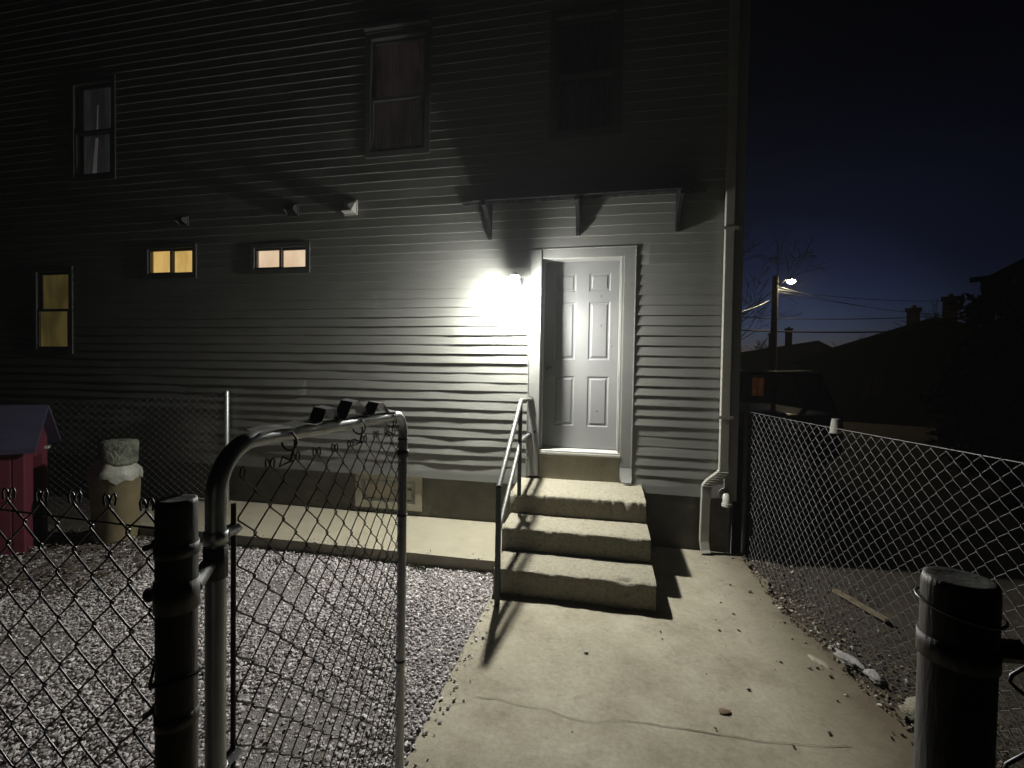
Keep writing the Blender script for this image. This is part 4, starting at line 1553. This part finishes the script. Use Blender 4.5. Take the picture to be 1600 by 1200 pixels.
# mid house with two stout chimneys
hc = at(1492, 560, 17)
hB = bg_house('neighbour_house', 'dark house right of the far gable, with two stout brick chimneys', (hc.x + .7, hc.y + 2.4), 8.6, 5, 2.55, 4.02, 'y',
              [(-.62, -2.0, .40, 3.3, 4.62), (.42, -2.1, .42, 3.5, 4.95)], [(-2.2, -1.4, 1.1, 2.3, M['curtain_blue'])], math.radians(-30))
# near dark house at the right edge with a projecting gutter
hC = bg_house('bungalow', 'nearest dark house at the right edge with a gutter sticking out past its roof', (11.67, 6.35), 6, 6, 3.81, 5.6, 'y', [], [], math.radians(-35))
gb = at(1521, 437, 8.9)
ge = at(1640, 428, 9.6)
m = MB()
off_inv = hC.matrix_basis.inverted()
m.box((0, -.06, -.05), ((ge - gb).length, .06, .05))
go = m.build('gutter', M['far_roof'])
go.parent = hC
dirv = (ge - gb).normalized()
rotm = Matrix.Translation(gb) @ dirv.to_track_quat('X', 'Z').to_matrix().to_4x4()
hC_m = Matrix.Translation(hC.location) @ Matrix.Rotation(hC.rotation_euler.z, 4, 'Z')
go.matrix_basis = hC_m.inverted() @ rotm

# evergreen between them
def leafy(name, label, base, h, rx, rz, n, seed, leaf_s=.09):
    t = thing(name, label, 'tree', base)
    random.seed(seed)
    m = MB()
    m.tube([(base[0], base[1], -.1), (base[0] + .05, base[1], h * .5), (base[0], base[1], h * .85)], [.12, .08, .03], 8)
    m.build('trunk', M['bark'], t)
    rg = np.random.default_rng(seed)
    ncl = 70
    dirs = rg.normal(size=(ncl, 3))
    dirs /= np.linalg.norm(dirs, axis=1, keepdims=True)
    rad = rg.random(ncl) ** .4
    cen = dirs * rad[:, None] * np.array([rx, rx, rz]) * .9 + np.array([base[0], base[1], h - rz])
    idx = rg.integers(0, ncl, n)
    P = cen[idx] + np.clip(rg.normal(size=(n, 3)), -1.6, 1.6) * .15
    a = rg.normal(size=(n, 3)); a /= np.linalg.norm(a, axis=1, keepdims=True)
    b = np.cross(a, rg.normal(size=(n, 3))); b /= np.linalg.norm(b, axis=1, keepdims=True)
    s = leaf_s * (.5 + rg.random((n, 1)))
    V = np.stack([P - a * s, P + b * s * .4, P + a * s, P - b * s * .4], 1).reshape(-1, 3)
    npmesh('crown', V, np.arange(4 * n).reshape(-1, 4), M['ever'], t, False)
    return t


e = at(1588, 560, 7.4)
leafy('evergreen_tree', 'rounded dark evergreen in front of the nearest house at the right edge', (e.x, e.y, 0), 3.4, 1.02, 1.7, 12000, 21)


def bare_tree(name, label, base, h, spread, seed, depth=6, r0=.14, lean=(0, 0), minr=.006):
    rd = random.Random(seed)
    t = thing(name, label, 'tree', base, 'bare winter trees beyond the fence')
    tr = MB()
    tw = MB()

    def grow(p, d, ln, r, lev):
        pts = [p]
        q = p
        dd = d
        for i in range(4):
            dd = (dd + Vector((rd.gauss(0, .13), rd.gauss(0, .13), rd.gauss(.02, .08)))).normalized()
            q = q + dd * ln / 4
            pts.append(q)
        r1 = r * .62
        rr_ = [max(minr, r + (r1 - r) * i / 4) for i in range(5)]
        (tr if lev < 2 else tw).tube(pts, rr_, 7 if lev < 2 else (4 if lev < 4 else 3), False)
        if lev >= depth:
            return
        nk = 3 if lev < 3 else rd.choice((2, 3))
        for k in range(nk):
            s_ = rd.choice((2, 3, 4, 4))
            ax = Vector((rd.gauss(0, 1), rd.gauss(0, 1), rd.gauss(0, .6))).normalized()
            nd = (dd + ax * spread * (1 if k else .5)).normalized()
            nd.z = max(nd.z, -.25)
            grow(pts[s_], nd.normalized(), ln * rd.uniform(.6, .82), rr_[s_] * rd.uniform(.6, .8), lev + 1)
    grow(Vector(base) - Vector((0, 0, .1)), Vector((lean[0], lean[1], 1)).normalized(), h * .34, r0, 0)
    tr.build('trunk', M['bark'], t, fixn=False)
    tw.build('crown', M['bark'], t, fixn=False)
    return t


b0 = at(1150, 580, 27)
bare_tree('bare_tree', 'tall leafless tree directly behind the utility pole', (b0.x, b0.y, 0), 10.5, .8, 5, 6, .17, (.04, 0), .011)
for i, (px, d, h, lab) in enumerate(((1166, 44, 7.0, 'small round leafless tree by the house corner'), (1345, 42, 7.4, 'leafless tree between the two chimneyed houses'),
                                     (1385, 38, 7.4, 'broad leafless tree left of the stout chimneys'), (1452, 36, 9.0, 'leafless tree rising between the stout chimneys'),
                                     (1200, 52, 7.5, 'faint leafless tree far behind the pole'))):
    b0 = at(px, 580, d)
    bare_tree('bare_tree', lab, (b0.x, b0.y, 0), h, .85, 40 + i, 5, .13, (0, 0), .016)

# utility pole with street lamp
P0 = at(1207, 590, 20)
PT = at(1208, 432, 20)
up = thing('utility_pole', 'wooden utility pole carrying the glowing street lamp', 'utility pole', (P0.x, P0.y, 0))
m = MB()
m.tube([(P0.x, P0.y, -.2), (P0.x, P0.y, PT.z)], [.16, .115], 14)
m.build('pole', M['pole'], up)
LH = at(1236, 440, 20)
lh = thing('street_lamp', 'lit street lamp on a short arm at the top of the utility pole', 'street lamp', (LH.x, LH.y, LH.z))
m = MB()
m.tube([(P0.x + .1, P0.y, LH.z - .22), (P0.x + .35, P0.y - .05, LH.z + .02), (LH.x - .22, LH.y, LH.z + .1)], .03, 8)
m.build('arm', M['galv_old'], lh)
m = MB()
m.lathe([(.0, .17), (.10, .16), (.17, .11), (.19, .05), (.185, .045), (.0, .045)], (LH.x, LH.y, LH.z), 18)
m.build('hood', M['galv_old'], lh)
m = MB()
m.lathe([(.165, .045), (.16, .0), (.12, -.06), (.06, -.085), (.0, -.09)], (LH.x, LH.y, LH.z), 18)
m.build('lens', M['street'], lh)

# overhead wires
def cable(label, a, b, sag, r, mat, grp='overhead wires on the utility pole'):
    m = MB()
    pts = []
    for i in range(25):
        t = i / 24
        p = a.lerp(b, t)
        p.z -= sag * 4 * t * (1 - t)
        pts.append(p)
    m.tube(pts, r, 6, True)
    tag(m.build('overhead_wire', mat, loc=a), label, 'wire', grp)


cable('thick dark cable crossing low behind the pole', at(1120, 514, 19.8), at(1460, 516, 22), .12, .035, M['cable'])
cable('thin dark wire just above the thick low cable', at(1120, 494, 19.6), at(1480, 493, 22), .15, .018, M['cable'])
cable('thin dark wire at the lamp height right of the pole', at(1212, 452, 20), at(1520, 468, 24), .25, .012, M['cable'])
cable('second thin dark wire sloping right of the pole', at(1212, 455, 20.2), at(1560, 500, 25), .2, .010, M['cable'])
cable('shining bare wire looping from the pole to the house', at(1204, 468, 19.9), at(1080, 492, 12), .22, .011, M['bare_cable'])
cable('shining bare wire sloping right of the street lamp', at(1214, 447, 19.95), at(1500, 492, 19), .28, .011, M['bare_cable'])

# parked SUV in the driveway, seen from behind
sv = thing('parked_suv', 'dark parked SUV behind the fence by the house corner', 'car', (3.2, 6.2, 0))
SX, SY = 3.2, 4.1            # rear bumper centre
def sec_mb(m, secs):
    """loft of half-profiles along y: each (y, [(x,z)...]) mirrored"""
    rings = []
    for y, pr in secs:
        rings.append([(SX + x, SY + y, z) for x, z in pr] + [(SX - x, SY + y, z) for x, z in reversed(pr)])
    k = len(rings[0])
    vs = [v for r in rings for v in r]
    fs = [(i * k + j, i * k + (j + 1) % k, (i + 1) * k + (j + 1) % k, (i + 1) * k + j) for i in range(len(rings) - 1) for j in range(k)]
    m.add(vs, fs)
    m.add(rings[0], [tuple(range(k))])
    m.add(rings[-1], [tuple(range(k - 1, -1, -1))])
m = MB()
low = [(.80, .32), (.90, .5), (.91, .85), (.88, 1.1)]
sec_mb(m, [(0, low), (.15, [(.84, .30), (.93, .5), (.94, .85), (.90, 1.12)]), (3.3, [(.84, .30), (.93, .5), (.94, .85), (.89, 1.12)]), (4.55, [(.80, .32), (.88, .5), (.88, .75), (.80, .98)])])
m.build('body', M['car'], sv, bevel=.03)
m = MB()
# roof and pillars
m.box((SX - .70, SY + .40, 1.80), (SX + .70, SY + 2.5, 1.86))
for s in (-1, 1):
    for (y0, y1, y2, y3) in ((.08, .30, .36, .52), (1.35, 1.45, 1.35, 1.45), (3.2, 3.3, 2.42, 2.5)):
        m.add([(SX + s * .88, SY + y0, 1.1), (SX + s * .88, SY + y1, 1.1), (SX + s * .70, SY + y3, 1.82), (SX + s * .70, SY + y2, 1.82),
               (SX + s * .80, SY + y0, 1.1), (SX + s * .80, SY + y1, 1.1), (SX + s * .62, SY + y3, 1.82), (SX + s * .62, SY + y2, 1.82)],
              [(0, 1, 2, 3), (4, 7, 6, 5), (0, 3, 7, 4), (1, 5, 6, 2)])
m.build('roof', M['car'], sv, bevel=.012)
MB().add([(SX - .84, SY + .10, 1.1), (SX + .84, SY + .10, 1.1), (SX + .66, SY + .40, 1.80), (SX - .66, SY + .40, 1.80)], [(0, 1, 2, 3)]).build('rear_window', M['car_glass'], sv)
MB().add([(SX - .84, SY + 3.25, 1.1), (SX + .84, SY + 3.25, 1.1), (SX + .66, SY + 2.46, 1.80), (SX - .66, SY + 2.46, 1.80)], [(0, 1, 2, 3)]).build('windscreen', M['car_glass'], sv)
for s in (-1, 1):
    MB().add([(SX + s * .86, SY + .2, 1.11), (SX + s * .86, SY + 3.2, 1.11), (SX + s * .68, SY + 2.44, 1.80), (SX + s * .68, SY + .45, 1.80)], [(0, 1, 2, 3)]).build('side_window', M['car_glass'], sv)
    MB().tube([(SX + s * .62, SY + .5, 1.86), (SX + s * .62, SY + .6, 1.90), (SX + s * .62, SY + 2.2, 1.90), (SX + s * .62, SY + 2.3, 1.86)], .016, 8).build('roof_rail', M['galv'], sv)
MB().tube([(SX - .66, SY + .42, 1.868), (SX - .5, SY + .40, 1.875), (SX + .5, SY + .40, 1.875), (SX + .66, SY + .42, 1.868)], .014, 8).build('roof_glint_bar', M['rim'], sv)  # bright bar added to catch the street lamp as a roof glint
for s in (-1, 1):
    MB().box((SX + s * .80 - .07, SY - .02, .85), (SX + s * .80 + .07, SY + .04, 1.12)).build('tail_light', M['tail'], sv, bevel=.01)
MB().box((SX - .86, SY - .09, .42), (SX + .86, SY + .02, .62)).build('bumper', M['black_plastic'], sv, bevel=.03)
MB().box((SX - .26, SY - .03, .82), (SX + .26, SY + .01, .96)).build('number_plate', M['pvc'], sv)
for s in (-1, 1):
    for wy_ in (.85, 3.6):
        m = MB()
        prof = [(.20, -.1), (.31, -.1), (.34, -.07), (.34, .07), (.31, .1), (.20, .1)]
        t_ = MB().lathe(prof, (0, 0, 0), 24)
        mt = Matrix.Translation((SX + s * .83, SY + wy_, .34)) @ Matrix.Rotation(math.pi / 2, 4, 'Y')
        m.add([mt @ Vector(v) for v in t_.v], t_.f, True)
        w_ = m.build('wheel', M['rubber'], sv)
        m = MB()
        t_ = MB().lathe([(.0, s * .07), (.06, s * .075), (.12, s * .05), (.20, s * .09)], (0, 0, 0), 20)
        m.add([mt @ Vector(v) for v in t_.v], t_.f, True)
        m.build('rim', M['rim'], w_)

# pale cup on the top edge of the side fence
tb = Vector((1.405 +   .595 * .30, -.03 - 4.27 * .30, 1.425))
m = MB()
m.lathe([(.0, .05), (.028, .05), (.031, .046), (.041, -.045), (.044, -.047), (.043, -.052), (.038, -.05), (.028, .042), (.0, .044)], (tb.x + .01, tb.y, tb.z + .01), 18)
tag(m.build('cup', noise_mat('dirty_paper_cup', (.16, .155, .135), (.22, .21, .19), 9, .7), loc=tb), 'pale paper cup stuck upside down on the top edge of the side fence', 'cup')

# ------------------------------------------------------------------ world: late dusk sky
w = bpy.data.worlds.new('World')
sc.world = w
w.use_nodes = True
nt = w.node_tree
bg = nt.nodes['Background']
tc = nt.nodes.new('ShaderNodeTexCoord')
sky = nt.nodes.new('ShaderNodeTexSky')
sky.sky_type = 'NISHITA'
sky.sun_disc = False
sky.sun_elevation = math.radians(-4.5)
sky.sun_rotation = math.radians(15)
sky.ozone_density = 4.0
sx = nt.nodes.new('ShaderNodeSeparateXYZ')
nt.links.new(tc.outputs['Generated'], sx.inputs[0])
# the afterglow hugs the horizon and fades quickly overhead
rz_ = ramp(nt, sx.outputs['Z'], [(0, (1.8, 1.6, 1.2)), (.07, (1.6, 1.35, 1.0)), (.2, (1.05, .80, .62)), (.32, (1.5, 1.05, .72)), (.40, (1.5, 1.05, .62)), (.49, (1.1, .72, .5)), (.62, (.35, .24, .18)), (1, (.02, .018, .016))])
dp = N(nt, 'ShaderNodeVectorMath', operation='DOT_PRODUCT')
nt.links.new(tc.outputs['Generated'], dp.inputs[0])
gd_ = (CF + (1215 - 800) / F * CR)
gd_ = Vector((gd_.x, gd_.y, 0)).normalized()
dp.inputs[1].default_value = gd_
ra_ = ramp(nt, dp.outputs['Value'], [(0, (.06, .06, .06)), (.88, (.08, .08, .08)), (.955, (.2, .2, .2)), (.985, (.55, .55, .55)), (1, (1, 1, 1))])
cc = mixc(nt, sky.outputs[0], rz_.outputs['Color'], 1.0, 'MULTIPLY')
cc = mixc(nt, cc, ra_.outputs['Color'], 1.0, 'MULTIPLY')
nt.links.new(cc, bg.inputs['Color'])
bg.inputs['Strength'].default_value = 1.3

# ------------------------------------------------------------------ haze added for lamp glare and lifted blacks
hm = bpy.data.materials.new('glare_haze')
hm.use_nodes = True
hn = hm.node_tree
hn.nodes.clear()
ho = hn.nodes.new('ShaderNodeOutputMaterial')
hv = hn.nodes.new('ShaderNodeVolumePrincipled')
hv.inputs['Color'].default_value = (.82, .86, .9, 1)
hv.inputs['Density'].default_value = HAZE = .0018
hv.inputs['Anisotropy'].default_value = .35
hn.links.new(hv.outputs[0], ho.inputs['Volume'])
hz_ = MB().box((-95, -95, -1.1), (95, 95, 13)).build('haze', hm)
tag(hz_, kind='stuff')

# ------------------------------------------------------------------ camera + render settings
cd = bpy.data.cameras.new('camera')
cam = bpy.data.objects.new('camera', cd)
COL.objects.link(cam)
cd.sensor_fit = 'HORIZONTAL'
cd.sensor_width = 36
cd.lens = F / 1600 * 36
cd.clip_start = .02
cd.clip_end = 2000
mw = Matrix.Identity(4)
for i, vv in enumerate((CR, CU, -CF)):
    for j in range(3):
        mw[j][i] = vv[j]
mw.translation = CAM
cam.matrix_world = mw
sc.camera = cam
sc.view_settings.view_transform = 'Standard'
sc.view_settings.look = 'None'
sc.view_settings.exposure = 0
sc.view_settings.gamma = 1
sc.cycles.use_denoising = True
sc.cycles.max_bounces = 8
sc.cycles.diffuse_bounces = 4
sc.cycles.glossy_bounces = 3
sc.cycles.transparent_max_bounces = 12
sc.cycles.sample_clamp_indirect = 6
sc.cycles.caustics_reflective = False
sc.cycles.caustics_refractive = False
